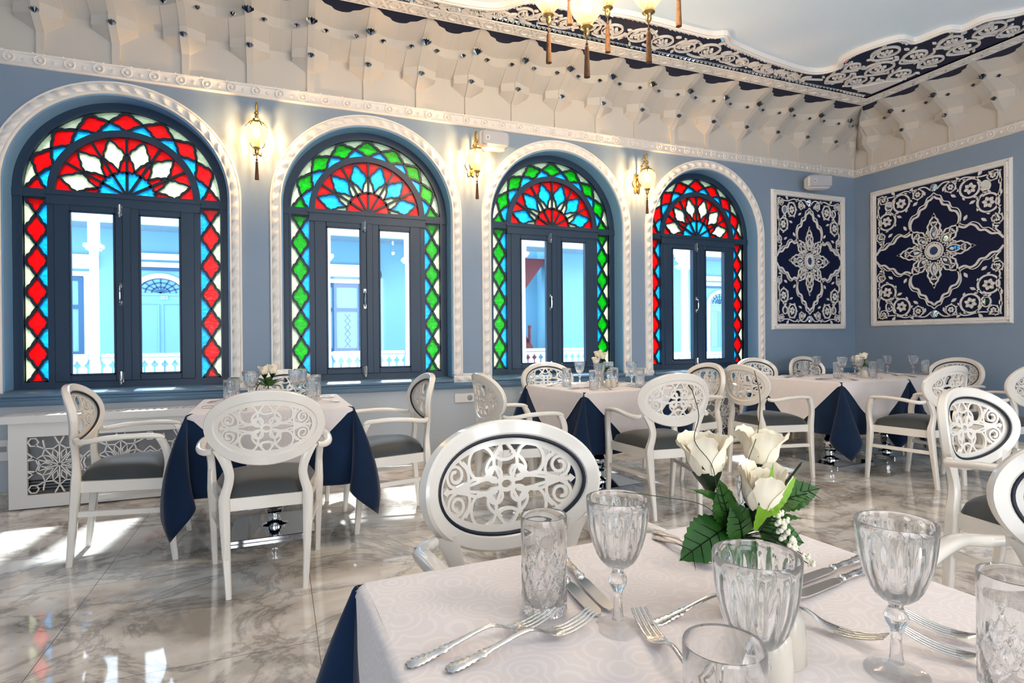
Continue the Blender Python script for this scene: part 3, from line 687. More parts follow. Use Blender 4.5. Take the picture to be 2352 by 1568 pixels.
def drop(j, n, L):
    # distance down from the table edge for row j of n: fine steps over the rounded edge, then even ones
    q = pi/2*.014
    return min(L, q*j/4) if j <= 4 else q+(max(L, q)-q)*(j-4)/(n-1-4)
def navy_cloth(half, L, seed, z0=ZT):
    m = MB(); rows = 19; cols = []; rnd = random.Random(seed); ph = rnd.random()*6
    for k, (dx, dy) in enumerate(((0, -1), (1, 0), (0, 1), (-1, 0))):
        tx, ty = -dy, dx; N = 26
        for i in range(N+1):
            x = -half+2*half*i/N
            col = []
            edge = min(1, (half-abs(x))/.16)
            for j in range(rows):
                s = drop(j, rows, L); o = side_out(x*1.0, s, ph+k)*edge + .006
                col.append(hang((dx*half+tx*x, dy*half+ty*x), (dx, dy), s, o, z0))
            cols.append(col)
        cx, cy = dx*half+tx*half, dy*half+ty*half; D = Vector((dx+tx, dy+ty)).normalized(); S = Vector((-D.y, D.x)); sw = (.5 if rnd.random() > .5 else -.5)*(1+.4*rnd.random())
        F = 28
        for i in range(1, F):
            t = -1+2*i/F; Lm = L/cos(rad(45)*(1-abs(t))); col = []
            for j in range(rows):
                s = drop(j, rows, Lm); q = s/Lm
                h2 = s*.42*(1-abs(t)**1.5)*(1.1-.6*q**1.6) + .006
                lat = s*((.17+.05*q)*sin(pi*t)*(1 if sw > 0 else -1) + .05*t + .12*sw*(1-abs(t))*q)
                zz = 0
                p = Vector((cx, cy)) + D*h2 + S*lat; zz = sqrt(max(s*s-h2*h2-lat*lat*.6, (.55*s)**2))
                col.append((p.x, p.y, z0-zz))
            cols.append(col)
    m.grid(len(cols), rows, lambda i, j: cols[i][j], cu=True)
    e = half-.0139; m.add([(-e, -e, z0), (e, -e, z0), (e, e, z0), (-e, e, z0)], [(0, 1, 2, 3)])
    return m, ph
def overlay(half, ph, z0=ZT, fine=1):
    m = MB(); z1 = z0+.0065; n = 24*fine; g = 30*fine
    h = half+.007
    def topz(x, y): return z1 + (.0016*sin(x*21+y*13+ph)+.0012*sin(x*9-y*31))*max(0, min(1, (h-.014-abs(x))*12, (h-.014-abs(y))*12))
    if fine > 1:
        t0 = topz
        def topz(x, y): return t0(x, y) + max(0, min(1, (h-abs(x))*9, (h-abs(y))*9))*(.006*exp(-((x*.55+y*.83-.02)/.03)**2)*max(0, min(1, (-.02-x)/.15)) + .004*exp(-((x*.4+y*.9+.16)/.035)**2)*max(0, min(1, (-.1-x)/.12)))
    m.grid(g+1, g+1, lambda i, j: (lambda x, y: (x, y, topz(x, y)))((-h+2*h*i/g)*(h-.0139)/h, (-h+2*h*j/g)*(h-.0139)/h))
    for k, (dx, dy) in enumerate(((0, -1), (1, 0), (0, 1), (-1, 0))):
        tx, ty = -dy, dx
        def fn(i, j):
            x = -h+2*h*i/n; Ls = (h-abs(x))*1.0+.012; s = drop(j, 15, Ls); edge = min(1, (half-abs(x))/.16) if abs(x) < half else 0
            e = min(.0139, max(0, abs(x)-(h-.014))); p = hang((dx*h+tx*x, dy*h+ty*x), (dx, dy), s, side_out(x, s, ph+k)*edge+.006, z1)
            return (p[0], p[1], p[2]-(.014-sqrt(.014**2-e*e)))
        m.grid(n+1, 15, fn)
    return m
TB0 = make_table(); _tu = []
def solid(o, th):
    md = o.modifiers.new('thickness', 'SOLIDIFY'); md.thickness = th; md.offset = 0
def table(x, y, deg, half, labels, seed, fine=1):
    if not _tu: t = TB0; t.location = (x, y, 0); t.rotation_euler = (0, 0, rad(deg)); _tu.append(1); tag(t, labels[0], 'table', 'pedestal tables')
    else: t = dup(TB0, (x, y, 0), rad(deg), labels[0], 'pedestal tables')
    t.scale = (half/.445, half/.445, 1)
    m, ph = navy_cloth(half, .475, seed); o = m.obj('navy_tablecloth', M['navyc'], None, 60); o.location = (x, y, 0); o.rotation_euler = (0, 0, rad(deg)); tag(o, labels[1], 'tablecloth', 'navy tablecloths'); solid(o, .003)
    v = overlay(half, ph, fine=fine).obj('cream_overlay_cloth', M['cream'], None, 50); v.location = (x, y, 0); v.rotation_euler = (0, 0, rad(deg)); tag(v, labels[2], 'tablecloth', 'cream overlay cloths')
T1 = (-.04, 4.11, 1); T2 = (2.51, 4.30, 5); T3 = (5.01, 4.13, 2.5); T3B = (5.86, 4.165, 2.5); T4 = (.565, .575, 2)
table(*T1, .445, ('chrome pedestal table nearest the lattice radiator cover', 'navy velvet cloth with long corner folds on the leftmost table', 'cream damask overlay on the leftmost table, mostly behind an oval chair back'), 3)
table(*T2, .45, ('chrome pedestal table below the third window', 'navy velvet cloth showing as a dark wedge on the middle table', 'cream damask overlay hanging in points over the middle table'), 5)
table(*T3, .465, ('left of the two pedestal tables joined in the room corner', 'navy velvet cloth with a long folded corner, left half of the corner table', 'cream overlay on the left half of the long corner table'), 11)
table(*T3B, .385, ('right of the two pedestal tables joined in the room corner', 'navy velvet cloth on the right half of the long corner table', 'cream overlay on the right half of the long corner table'), 13)
table(*T4, .43, ('foreground table beneath the large crystal glasses', 'navy velvet cloth showing below the cream cloth of the foreground table', 'cream swirl damask overlay on the foreground table'), 8, fine=2)
# ------------------------------------------------------------------ across the courtyard
YC, YF = 9.6, 11.0
b = MB(); b.box(-9, 16, W+.3, 14, -.12, -.02); st(b.obj('courtyard_ground', M['stone'], smooth=0))
b = MB(); b.box(-9, 4.66, YF, YF+.2, 0, 3.5); b.box(5.25, 16, YF, YF+.2, 0, 3.5); b.box(4.66, 5.25, YF+.6, YF+.7, 0, 3.5); b.box(5.25, 5.32, YF, YF+.7, 0, 3.5); st(b.obj('facade_wall', M['fac'], smooth=0))
b = MB()
for k in range(9): b.bbox(-9, 16, YF-.75+.084*k, YF-.75+.084*k+.078, 3.03+.008*(k % 2), 3.09, .006)
b.box(-9, 16, YF-.78, YF+.2, 3.09, 3.2); st(b.obj('soffit', M['soffit'], smooth=0))
b = MB(); b.box(-9, 16, YF-.83, YF-.74, 3.0, 3.22); st(b.obj('trim_30', M['facw'], smooth=0))
def column(x, label, half=.06, capz=2.55, y=YC):
    t = thing('veranda_column', (x, y, 0), 0, label, 'column', 'white veranda columns')
    m = MB(); m.lathe([(half*1.15, 0), (half*1.15, .9), (half*1.08, .95), (half, 1.0), (half*.92, capz-.1), (half, capz-.06)], 8); m.obj('shaft', M['facw'], t, 20)
    m = MB(); m.bbox(-half*1.35, half*1.35, -half*1.35, half*1.35, capz-.06, capz-.03, .008); m.bbox(-half*1.75, half*1.75, -half*1.75, half*1.75, capz-.03, capz+.03, .012); m.obj('capital', M['facw'], t, 20)
    m = MB(); m.bbox(-half*1.0, half*1.0, -half, half, capz+.03, 3.2); m.obj('upper_post', M['facw'], t, 20)
column(-2.37, 'white veranda column seen through the left pane of the first window')
column(.70, 'white veranda column at the left edge of the second window view')
column(2.0, 'white veranda column at the right edge of the second window view')
column(4.06, 'white veranda post seen through the left pane of the third window', .055, 2.75)
column(7.61, 'white octagonal veranda column seen through the left pane of the fourth window', .08, 2.66)
def railing(x0, x1, zt, label):
    t = thing('veranda_railing', ((x0+x1)/2, YC, 0), 0, label, 'railing', 'white veranda railings')
    h = (x1-x0)/2; m = MB(); m.bbox(-h, h, -.05, .05, zt-.05, zt, .01); m.bbox(-h, h, -.03, .03, zt-.10, zt-.06, .006); m.obj('top_rail', M['facw'], t, 0)
    m = MB(); m.bbox(-h, h, -.03, .03, .42, .48); m.obj('bottom_rail', M['facw'], t, 0)
    n = int((x1-x0)/.125); s = None
    pr = [(.45, .045), (.50, .045), (.56, .022), (.62, .05), (.70, .022), (.74, .026), (.78, .05), (zt-.2, .05), (zt-.17, .018), (zt-.15, .018), (zt-.12, .05), (zt-.09, .05)]
    poly = [(w_, z) for z, w_ in pr] + [(-w_, z) for z, w_ in pr[::-1]]
    for k in range(n):
        if s is None:
            s = MB(); s.prism(poly, -.01, .01, lambda u, v, w: (u, w, v)); s = s.obj('baluster', M['facw'], t, 0); o = s
        else: o = s.copy(); COL.objects.link(o); o.parent = t
        o.location = (-h+(k+.5)*(x1-x0)/n, 0, 0)
railing(-5.2, -2.45, 1.06, 'white railing left of the column outside the first window')
railing(-2.29, .62, 1.06, 'white railing with cut-out balusters outside the right pane of the first window')
railing(.78, 1.92, 1.05, 'white railing outside the second window')
railing(2.1, 6.2, 1.05, 'white railing outside the third window, below the red staircase')
railing(6.3, 10.4, .93, 'white railing outside the fourth window')
def room_door(x, label, num=None, hw=.34):
    t = thing('arched_door', (x, YF, 0), 0, label, 'door'); P = lambda u, v, w: (u, -w, v)
    m = MB(); m.box(-hw-.22, hw+.22, -.05, 0, 2.44, 2.52); m.box(-hw-.25, hw+.25, -.08, 0, 2.56, 2.66); m.ribbon([(-hw-.04, .0), (-hw-.04, 2.0)] + [(-(hw+.04)*cos(pi*k/20), 2.0+.30*sin(pi*k/20)) for k in range(1, 20)] + [(hw+.04, 2.0), (hw+.04, 0)], .08, 0, .05, P); m.obj('surround', M['facw'], t, 0)
    m = MB(); m.ribbon([(-hw-.13, 0), (-hw-.13, 2.42)], .05, 0, .03, P); m.ribbon([(hw+.13, 0), (hw+.13, 2.42)], .05, 0, .03, P); m.ribbon([(-hw-.2, 2.42), (hw+.2, 2.42)], .06, 0, .03, P); m.obj('door_frame', M['facdk'], t, 0)
    m = MB(); m.prism([(-hw, 0), (hw, 0), (hw, 2.0)] + [(hw*cos(pi*k/16), 2.0+.26*sin(pi*k/16)) for k in range(1, 16)] + [(-hw, 2.0)], .0, .015, P)
    for s in (-1, 1):
        m.ribbon([(s*.03, 1.0), (s*.03, 1.84), (s*(hw-.04), 1.84), (s*(hw-.04), 1.0)], .02, .012, .03, P, closed=True); m.ribbon([(s*.03, .15), (s*.03, .9), (s*(hw-.04), .9), (s*(hw-.04), .15)], .02, .012, .03, P, closed=True)
    m.box(-hw, hw, -.03, 0, 1.98, 2.02); m.obj('door_leaf', M['fac'], t, 0)
    m = MB()
    for r in (.1, .17, .24): m.ribbon([(hw/.26*r*cos(pi*k/14), 2.02+r*sin(pi*k/14)) for k in range(15)], .016, .012, .03, P)
    for k in range(1, 8): m.ribbon([(0, 2.02), (hw*.95*cos(pi*k/8), 2.02+.235*sin(pi*k/8))], .014, .012, .03, P)
    m.obj('fanlight', M['facdk'], t, 0)
    if num:
        cu = bpy.data.curves.new('room_number', 'FONT'); cu.body = num; cu.size = .075; cu.extrude = .004; cu.align_x = 'CENTER'
        o = bpy.data.objects.new('room_number', cu); COL.objects.link(o); o.parent = t; o.location = (.05, -.045, 1.92); o.rotation_euler = (pi/2, 0, 0); cu.materials.append(M['facw'])
room_door(-1.80, 'pale blue arched room door numbered 202, seen through the first window', '202')
room_door(9.72, 'grey blue door seen through the right pane of the fourth window', None, .3)
def far_window(x, label, hw=.42):
    t = thing('veranda_window', (x, YF, 0), 0, label, 'window'); P = lambda u, v, w: (u, -w, v)
    m = MB(); m.box(-hw-.2, hw+.2, -.08, 0, 2.38, 2.60); m.ribbon([(-hw-.08, 1.0), (-hw-.08, 2.3), (hw+.08, 2.3), (hw+.08, 1.0)], .12, 0, .04, P); m.box(-hw-.2, hw+.2, -.1, 0, .95, 1.02); m.obj('surround', M['facw'], t, 0)
    m = MB()
    for u in (-hw, -.02, hw): m.ribbon([(u, 1.02), (u, 2.24)], .07, 0, .05, P)
    for v in (1.05, 1.78, 2.22): m.ribbon([(-hw, v), (hw, v)], .06, 0, .045, P)
    m.obj('frame', M['facdk'], t, 0)
    m = MB(); m.box(-hw, hw, -.02, 0, 1.05, 2.2); m.obj('glass', M['fac'], t, 0)
    m = MB()
    for s in (-1, 1):
        for k in range(5): m.ribbon([(s*hw/2-.05, 1.1+.12*k), (s*hw/2, 1.16+.12*k), (s*hw/2+.05, 1.1+.12*k)], .01, .02, .03, P); m.ribbon([(s*hw/2-.05, 1.22+.12*k), (s*hw/2, 1.16+.12*k), (s*hw/2+.05, 1.22+.12*k)], .01, .02, .03, P)
    m.obj('lattice', M['facdk'], t, 0)
far_window(-3.3, 'dark blue veranda window at the left edge of the first window view'); far_window(.95, 'lattice veranda window seen through the left pane of the second window')
t = thing('wall_lantern', (1.66, YF-.16, 2.42), 0, 'black glazed lantern on the facade beyond the second window', 'lantern')
m = MB(); m.tube(spline([(0, .16, .02), (0, .1, .16), (0, 0, .2), (0, 0, .17)], 4), .012, 6); m.bbox(-.04, .04, .14, .16, -.08, .1); m.obj('bracket', M['dark'], t)
m = MB(); m.lathe([(.0, .16), (.015, .15), (.02, .12), (.07, .09), (.085, .07)], 8); m.lathe([(.06, -.13), (.05, -.15), (.02, -.17), (.015, -.2), (0, -.22)], 8)
for k in range(8): a = pi*k/4; m.tube([(.082*cos(a), .082*sin(a), .075), (.1*cos(a), .1*sin(a), 0), (.06*cos(a), .06*sin(a), -.13)], .006, 5)
m.obj('cage', M['dark'], t, 20)
m = MB(); m.lathe([(.078, .07), (.094, 0), (.056, -.125)], 16); m.obj('glass', M['pane'], t)
# staircase behind the third window
t = thing('staircase', (4.95, YF+.1, 0), 0, 'maroon staircase rising behind the veranda outside the third window', 'staircase')
P = lambda u, v, w: (u, .3-w, v)
m = MB(); m.prism([(-.28, 2.9), (.3, 2.9), (-.28, 2.16)], 0, .3, P); m.obj('soffit', M['maroon'], t, 0)
m = MB(); m.prism([(-.28, .0), (.5, .0), (.3, .55), (-.1, 1.2), (-.28, 1.42)], 0, .25, P); m.obj('flight', M['maroon'], t, 0)
m = MB(); m.tube([(-.1, .02, 1.15), (-.1, .02, 1.45)], .03, 8); m.ball((-.1, .02, 1.47), .04); m.obj('newel_post', M['maroon'], t)
m = MB(); m.box(-.28, -.22, .2, .3, 1.3, 1.85); m.obj('red_panel', M['redp'], t, 0)
t = thing('veranda_speaker', (7.42, YC-.12, 2.86), .5, 'white loudspeaker on the veranda column beyond the fourth window', 'speaker')
m = MB(); m.bbox(-.11, .11, -.09, .07, -.14, .14, .03); m.obj('cabinet', M['plastic'], t, 30); m = MB(); m.bbox(-.02, .1, .06, .12, -.03, .03); m.obj('bracket', M['plastic'], t, 30)
# ------------------------------------------------------------------ carved wall panels
def wall_panel(cx, w_, h_, mp, label, rot):
    t = thing('wall_panel', (0, 0, 0), 0, label, 'wall panel', 'navy and white carved wall panels')
    fw = .078; hw, hh = w_/2, h_/2; iw, ih = hw-fw, hh-fw
    m = MB()
    for (p0, p1) in (((-hw, -hh), (hw, -hh)), ((hw, -hh), (hw, hh)), ((hw, hh), (-hw, hh)), ((-hw, hh), (-hw, -hh))):
        d = Vector((p1[0]-p0[0], p1[1]-p0[1])); L_ = d.length; d /= L_; nrm = Vector((-d.y, d.x)); N = int(L_/.02); rings = []
        for i in range(N+1):
            s = L_*i/N; ring = []
            for k in range(9):
                o = fw*k/8; ss = min(max(s, o), L_-o); q = p0[0]+d.x*ss+nrm.x*o, p0[1]+d.y*ss+nrm.y*o
                hgt = [.0, .03, .034, .028, .036, .036, .028, .03, .0][k] + (.008*sin(s*2*pi/.045+o*70) if 2 < k < 6 else 0)
                ring.append(mp(q[0], q[1], hgt))
            rings.append(ring)
        m.loft(rings, caps=False)
    m.obj('frame', M['trim'], t, 50)
    m = MB(); m.box(-iw-.01, iw+.01, -ih-.01, ih+.01, 0, .008, mp); m.obj('navy_board', M['navyp'], t, 0)
    Z0, Z1 = .006, .02
    sx, sy = iw, ih
    # scalloped lozenge outline
    o = MB()
    Q = [(0, .80), (.05, .76), (.10, .74), (.14, .66), (.22, .63), (.26, .55), (.34, .52), (.385, .44), (.38, .36), (.37, .31), (.46, .27), (.54, .30), (.62, .27), (.68, .20), (.76, .19), (.84, .13), (.93, .12), (1.0, .05)]
    q = spline([(x*sx, y*sy) for x, y in Q], 4)
    for a in (1, -1):
        for b_ in (1, -1): o.ribbon([(a*x, b_*y) for x, y in q], .022, Z0, Z1, mp); o.ribbon([(a*x*1.06+a*.0, b_*(y*1.05+.012)) for x, y in q[:-8]], .009, Z0, Z1, mp)
    o.obj('scalloped_border', M['trim'], t, 0)
    # corner arabesques
    for a in (1, -1):
        for b_ in (1, -1):
            c = MB(); S = lambda u, v, w, a=a, b_=b_: mp(a*u, b_*v, w)
            k_ = min(sx, sy*.85)
            R1 = k_*.165
            for (cx_, cy_, r, a0) in ((sx*.545, sy*.80, R1, .3), (sx*.80, sy*.56, R1, 1.9), (sx*.86, sy*.91, R1*.48, 2.6), (sx*.26, sy*.88, R1*.55, .9), (sx*.92, sy*.32, R1*.5, 2.2)):
                ex = min(1.0, sx/sy*1.15)
                c.ribbon([(cx_+(x-cx_)*ex, y) for x, y in spiral(cx_, cy_, r, r*.84, a0, 1.05, 26)], r*.17, Z0, Z1, S, False)
                for j in range(6):
                    an = a0+j*pi/3; c.prism([(cx_+(x-cx_)*ex, y) for x, y in leafp(cx_+r*.12*cos(an), cy_+r*.12*sin(an), an, r*.46, .8)], Z0, Z1, S)
                    an2 = an+.5; c.prism([(cx_+(x-cx_)*ex, y) for x, y in leafp(cx_+r*.95*cos(an2), cy_+r*.95*sin(an2), an2+1.1, r*.42, .5)], Z0, Z1, S)
            c.ribbon(spline([(sx*.05, sy*.9), (sx*.16, sy*.97), (sx*.36, sy*.95), (sx*.48, sy*.97), (sx*.7, sy*.93), (sx*.97, sy*.96)], 6), .013, Z0, Z1, S)
            c.ribbon(spline([(sx*.96, sy*.12), (sx*.86, sy*.25), (sx*.95, sy*.42), (sx*.9, sy*.55), (sx*.96, sy*.72), (sx*.95, sy*.96)], 6), .013, Z0, Z1, S)
            for lx, ly, la in ((.4, .93, 2.2), (.66, .95, 1), (.72, .68, .8), (.62, .62, 3.6), (.95, .62, 1.3), (.93, .98, 3.9), (.97, .86, 4.4), (.34, .72, 2.5), (.5, .44, 4.2), (.7, .36, 5.6), (.85, .2, .3), (.14, .84, 1.2)): c.prism(leafp(lx*sx, ly*sy, la, k_*.1, .5), Z0, Z1, S)
            co = c.obj('corner_arabesque', M['trim'], t, 0)
            g = MB(); mx, my = sx*.76, sy*.79; e = MB()
            rr = [(mx+k_*.068*cos(2*pi*j/20)*(1 if abs(cos(2*pi*j/20)) > .3 else 1), my+k_*.085*sin(2*pi*j/20)) for j in range(20)]
            g.prism(rr, Z0, Z1-.004, S); g.obj('mirror_inset', M['mirror'], co, 0)
            e.ribbon(rr, .012, Z0, Z1, S, closed=True); e.obj('mirror_rim', M['trim'], co, 0)
    # rosette
    r = MB(); ex = min(1, sx/sy*1.15); K = min(sx*1.02, sy*.66)*.92
    E = lambda u, v, w: mp(u*ex*(1 if ex < 1 else 1), v, w)
    r.ribbon(circle(0, 0, K*.135, None, 36), K*.07, Z0, Z1+.004, E, closed=True); r.ribbon(circle(0, 0, K*.205, None, 40), K*.03, Z0, Z1, E, closed=True)
    for k in range(16): an = 2*pi*k/16; r.ribbon([(K*.16*cos(an), K*.16*sin(an)), (K*.20*cos(an), K*.20*sin(an))], K*.025, Z0, Z1, E)
    for k in range(8):
        an = 2*pi*k/8; big = 1 if k % 2 == 0 else .88
        def loc(d, l): return ((d*cos(an)-l*sin(an))*K, (d*sin(an)+l*cos(an))*K)
        out = [(.26, .10), (.36, .155), (.46, .17), (.52, .135), (.60, .15), (.68, .10), (.74, .085), (.80, .035), (.88, .0)]
        for s in (1, -1):
            r.ribbon(spline([loc(d*big, l*s) for d, l in out], 4), K*.032, Z0, Z1, E)
            r.ribbon(spline([loc(d*big, l*s) for d, l in ((.28, .02), (.36, .07), (.45, .085), (.55, .05), (.62, 0))], 4), K*.028, Z0, Z1, E)
            r.ribbon(spline([loc(d*big, l*s) for d, l in ((.60, .0), (.63, .055), (.68, .06), (.70, .02), (.66, .015))], 4), K*.022, Z0, Z1, E)
            r.ribbon(spline([loc(d*big, l*s) for d, l in ((.34, .08), (.42, .13), (.5, .11))], 4), K*.02, Z0, Z1, E)
        r.prism([loc(.80*big+.12*d, .05*l) for d, l in ((0, 0), (.4, .8), (.6, .3), (1, 0), (.6, -.3), (.4, -.8))], Z0, Z1, E)
        r.prism([loc(.40*big+.045*cos(j*.63), .03*sin(j*.63)) for j in range(10)], Z0, Z1, E)
        an = 2*pi*(k+.5)/8; r.ribbon([loc(.33+.05*cos(j*.5236), .045*sin(j*.5236)) for j in range(12)], K*.02, Z0, Z1, E, closed=True)
    ro = r.obj('rosette', M['trim'], t, 0)
    g = MB(); g.prism(circle(0, 0, K*.10, None, 28), Z0, Z1-.006, E); g.obj('centre_boss', mat('blue_boss', rgb(40, 66, 112), .4) if 'blue_boss' not in bpy.data.materials else bpy.data.materials['blue_boss'], ro, 0)
    for k in range(8):
        an = 2*pi*k/8; g = MB(); big = 1 if k % 2 == 0 else .88
        g.prism([((.45*big+.12*d)*K*cos(an)-l*.055*K*sin(an), (.45*big+.12*d)*K*sin(an)+l*.055*K*cos(an)) for d, l in ((-1.2, 0), (-.4, .9), (.3, .9), (1.2, 0), (.3, -.9), (-.4, -.9))], Z0, Z0+.006, E); g.obj('petal_mirror', M['mirror'], ro, 0)
    for v in (.955, -.955):
        g = MB(); n = 14
        for j in range(n):
            a0, a1 = 2*pi*j/n, 2*pi*(j+1)/n; R = .045
            g.add([mp(0, v*sy-(.02 if v > 0 else -.02), .03), mp(R*cos(a0), v*sy-(.02 if v > 0 else -.02)+R*sin(a0), Z0+.004), mp(R*.95*cos((a0+a1)/2), v*sy-(.02 if v > 0 else -.02)+R*.95*sin((a0+a1)/2), .024), mp(R*cos(a1), v*sy-(.02 if v > 0 else -.02)+R*sin(a1), Z0+.004)], [(0, 1, 2), (0, 2, 3)])
        g.obj('mirror_flower', M['mirror'], t, 0)
wall_panel(0, 1.265, 1.75, lambda u, v, w: (6.312+u, W-w, 2.188+v), 'narrower carved navy and white panel beside the fourth window, under the loudspeaker', 0)
wall_panel(0, 1.57, 1.745, lambda u, v, w: (XE-w, 4.478-u, 2.217+v), 'wider carved navy and white panel on the end wall at right', 1)
# ------------------------------------------------------------------ lamps with cut glass globes and tassels
GP = [(.030, .088), (.05, .078), (.078, .05), (.093, .012), (.092, -.02), (.078, -.05), (.052, -.085), (.036, -.105), (.032, -.125)]
def tassel_mesh(z0, L_, r0=.012, r1=.02):
    m = MB(); m.tube([(0, 0, z0+.0), (0, 0, z0-.03)], .003, 6); m.ball((0, 0, z0-.035), .009)
    m.lathe([(0, z0-.045), (r0*.8, z0-.05), (r0, z0-.06), (r0*1.05, z0-.09), (r1, z0-.05-L_), (0, z0-.05-L_)], 22, rm=lambda r, z, a, j: r*(1+.10*sin(a*11)))
    return m
LAMP = {}
def lamp_parts(root, z=0, tl=.16, sc=1, tr=(.010, .017), key='s'):
    if key not in LAMP:
        g = MB(); g.lathe([(r*sc, q*sc) for r, q in GP], 32, rm=lambda r, z_, a, j: r*(1+.012*cos(a*16))); ga = g.mesh('globe', 60); ga.materials.append(M['globe'])
        c = MB(); c.lathe([(.0, .15*sc), (.012*sc, .145*sc), (.014*sc, .12*sc), (.03*sc, .115*sc), (.026*sc, .10*sc), (.05*sc, .092*sc), (.058*sc, .075*sc), (.03*sc, .088*sc)], 16, rm=lambda r, z_, a, j: r*(1+.12*cos(a*6)) if j > 3 else r)
        for k in range(6): a = pi*k/3; c.tube([(.055*sc*cos(a), .055*sc*sin(a), .08*sc), (.085*sc*cos(a), .085*sc*sin(a), .045*sc)], .006*sc, 5)
        ca = c.mesh('gallery', 40); ca.materials.append(M['brass'])
        f = MB(); f.lathe([(.034*sc, -.122*sc), (.036*sc, -.13*sc), (.02*sc, -.14*sc), (.016*sc, -.15*sc), (.018*sc, -.165*sc), (.008*sc, -.185*sc), (.0, -.19*sc)], 14); fa = f.mesh('finial', 50); fa.materials.append(M['brass'])
        u = MB(); u.ball((0, 0, .0), .026*sc, .026*sc, .045*sc, 12, 8); ua = u.mesh('bulb', 60); ua.materials.append(M['bulb'])
        ta = tassel_mesh(-.19*sc, tl, *tr).mesh('tassel', 50); ta.materials.append(M['tassel'])
        LAMP[key] = (('gallery', ca), ('globe', ga), ('finial', fa), ('bulb', ua), ('tassel', ta))
    for nm, me in LAMP[key]:
        o = bpy.data.objects.new(nm, me); COL.objects.link(o); o.parent = root; o.location = (0, 0, z) if isinstance(z, (int, float)) else z
def sconce(x, label):
    t = thing('wall_sconce', (x, W, 2.96), 0, label, 'wall lamp', 'brass wall sconces with tassels')
    m = MB(); m.prism([(.05*cos(2*pi*k/24)*(1+.18*cos(6*2*pi*k/24)), .105*sin(2*pi*k/24)*(1+.18*cos(6*2*pi*k/24))) for k in range(24)], .002, .018, lambda u, v, w: (u, -w, v-.02)); m.ball((0, -.02, -.02), .026, .02, .05); m.ball((0, -.02, .05), .018, .014, .022); m.ball((0, -.02, -.09), .016, .014, .02); m.obj('backplate', M['brass'], t, 40)
    m = MB(); m.tube(spline([(0, -.02, -.03), (0, -.075, -.02), (0, -.09, .06), (0, -.10, .15), (0, -.145, .18), (0, -.155, .21), (0, -.15, .245), (0, -.175, .265), (0, -.2, .245), (0, -.2, .19), (0, -.2, .15)], 5), .0075, 8); m.ball((0, -.2, .165), .018); m.ball((0, -.1, .15), .014); m.obj('arm', M['brass'], t, 60)
    lamp_parts(t, (0, -.2, 0), .15, 1, (.010, .017), 's')
    lamp('sconce_light', (x, W-.2, 2.965), SCW, size=.012)
SCW = 13; CHW = 9
sconce(-.163, 'glowing brass wall sconce between the first and second windows'); sconce(1.775, 'glowing brass wall sconce between the second and third windows'); sconce(3.715, 'glowing brass wall sconce between the third and fourth windows')
ch = thing('chandelier', (1.98, 3.22, 0), 0, 'chandelier of amber glass globes with brown tassels at the top edge', 'chandelier', 'chandeliers')
m = MB(); m.tube([(0, 0, 3.62), (0, 0, ZC)], .014, 8); m.lathe([(0, 3.98), (.09, 3.985), (.10, 4.01), (.07, ZC)], 20); m.lathe([(0, 3.58), (.06, 3.6), (.09, 3.66), (.05, 3.72), (0, 3.74)], 16); m.obj('stem', M['brass'], ch)
for (x, y, tip) in ((1.61, 3.35, 2.975), (1.74, 3.09, 2.795), (2.10, 3.44, 3.17), (2.08, 2.94, 2.875), (1.83, 3.48, 3.325), (2.38, 3.04, 3.20)):
    lx, ly = x-1.98, y-3.22; gz = tip+.19*1.1+.05+.185
    a = thing('pendant_lamp'); a.parent = ch; a.location = (lx, ly, gz); a.name = 'pendant_lamp'
    lamp_parts(a, 0, .185, 1.08, (.013, .019), 'c')
    m = MB(); m.tube(spline([(-lx, -ly, 3.66-gz), (-lx*.5, -ly*.5, 3.74-gz), (0, 0, max(3.70-gz, .2)), (0, 0, .15)], 6), .009, 6); m.obj('arm', M['brass'], a)
    lamp('pendant_light', (x, y, gz+.0), CHW, (1, .88, .76), .03)
dup(ch, (2.2, -1.0, 0), label='added amber glass chandelier, an unseen fill light behind the viewer', group='chandeliers')  # this copy is added out of view to brighten the room
for (x, y, z) in ((1.83, -.87, 3.2), (1.96, -1.13, 3.05), (2.32, -.78, 3.4), (2.30, -1.28, 3.1), (2.05, -.74, 3.5), (2.60, -1.18, 3.4)): lamp('pendant_light', (x, y, z), CHW, (1, .88, .76), .03)  # fill lamps belonging to the added, unseen chandelier
# ------------------------------------------------------------------ loudspeakers, sockets
def speaker(loc, rz, label):
    t = thing('loudspeaker', loc, rz, label, 'speaker', 'small white wall loudspeakers')
    m = MB(); m.bbox(-.15, .15, -.10, .06, -.085, .085, .03); m.obj('cabinet', M['plastic'], t, 30)
    m = MB(); m.bbox(-.135, .135, -.112, -.09, -.07, .07, .012); m.obj('grille', M['grille'], t, 30)
    m = MB(); m.box(-.10, -.065, -.115, -.11, -.02, .02); m.obj('badge', M['plastic'], t, 0); m = MB(); m.box(-.093, -.088, -.117, -.114, -.012, .012); m.box(-.08, -.075, -.117, -.114, -.012, .012); m.box(-.088, -.08, -.117, -.114, -.012, -.007); m.obj('badge_mark', M['dark'], t, 0)
    m = MB(); m.tube([(-.02, .03, 0), (-.06, .16, 0)], .03, 10); m.lathe([(.0, .0), (.05, 0), (.05, .02), (0, .02)], 16, mp=lambda x, y, z: (x-.02, .05+z, y)); m.obj('bracket', M['plastic'], t, 30)
speaker((6.27, W-.17, 3.145), rad(-22), 'white wall loudspeaker in the room corner above the narrower carved panel')
speaker((1.96, W-.12, 3.165), rad(0), 'white wall loudspeaker right of the sconce between second and third windows')
t = thing('wall_socket', (1.69, W, .645), 0, 'white double wall socket between two armchair backs', 'socket')
m = MB(); m.bbox(-.10, .10, -.012, .004, -.045, .045, .004); m.obj('cover_plate', M['plastic'], t, 30)
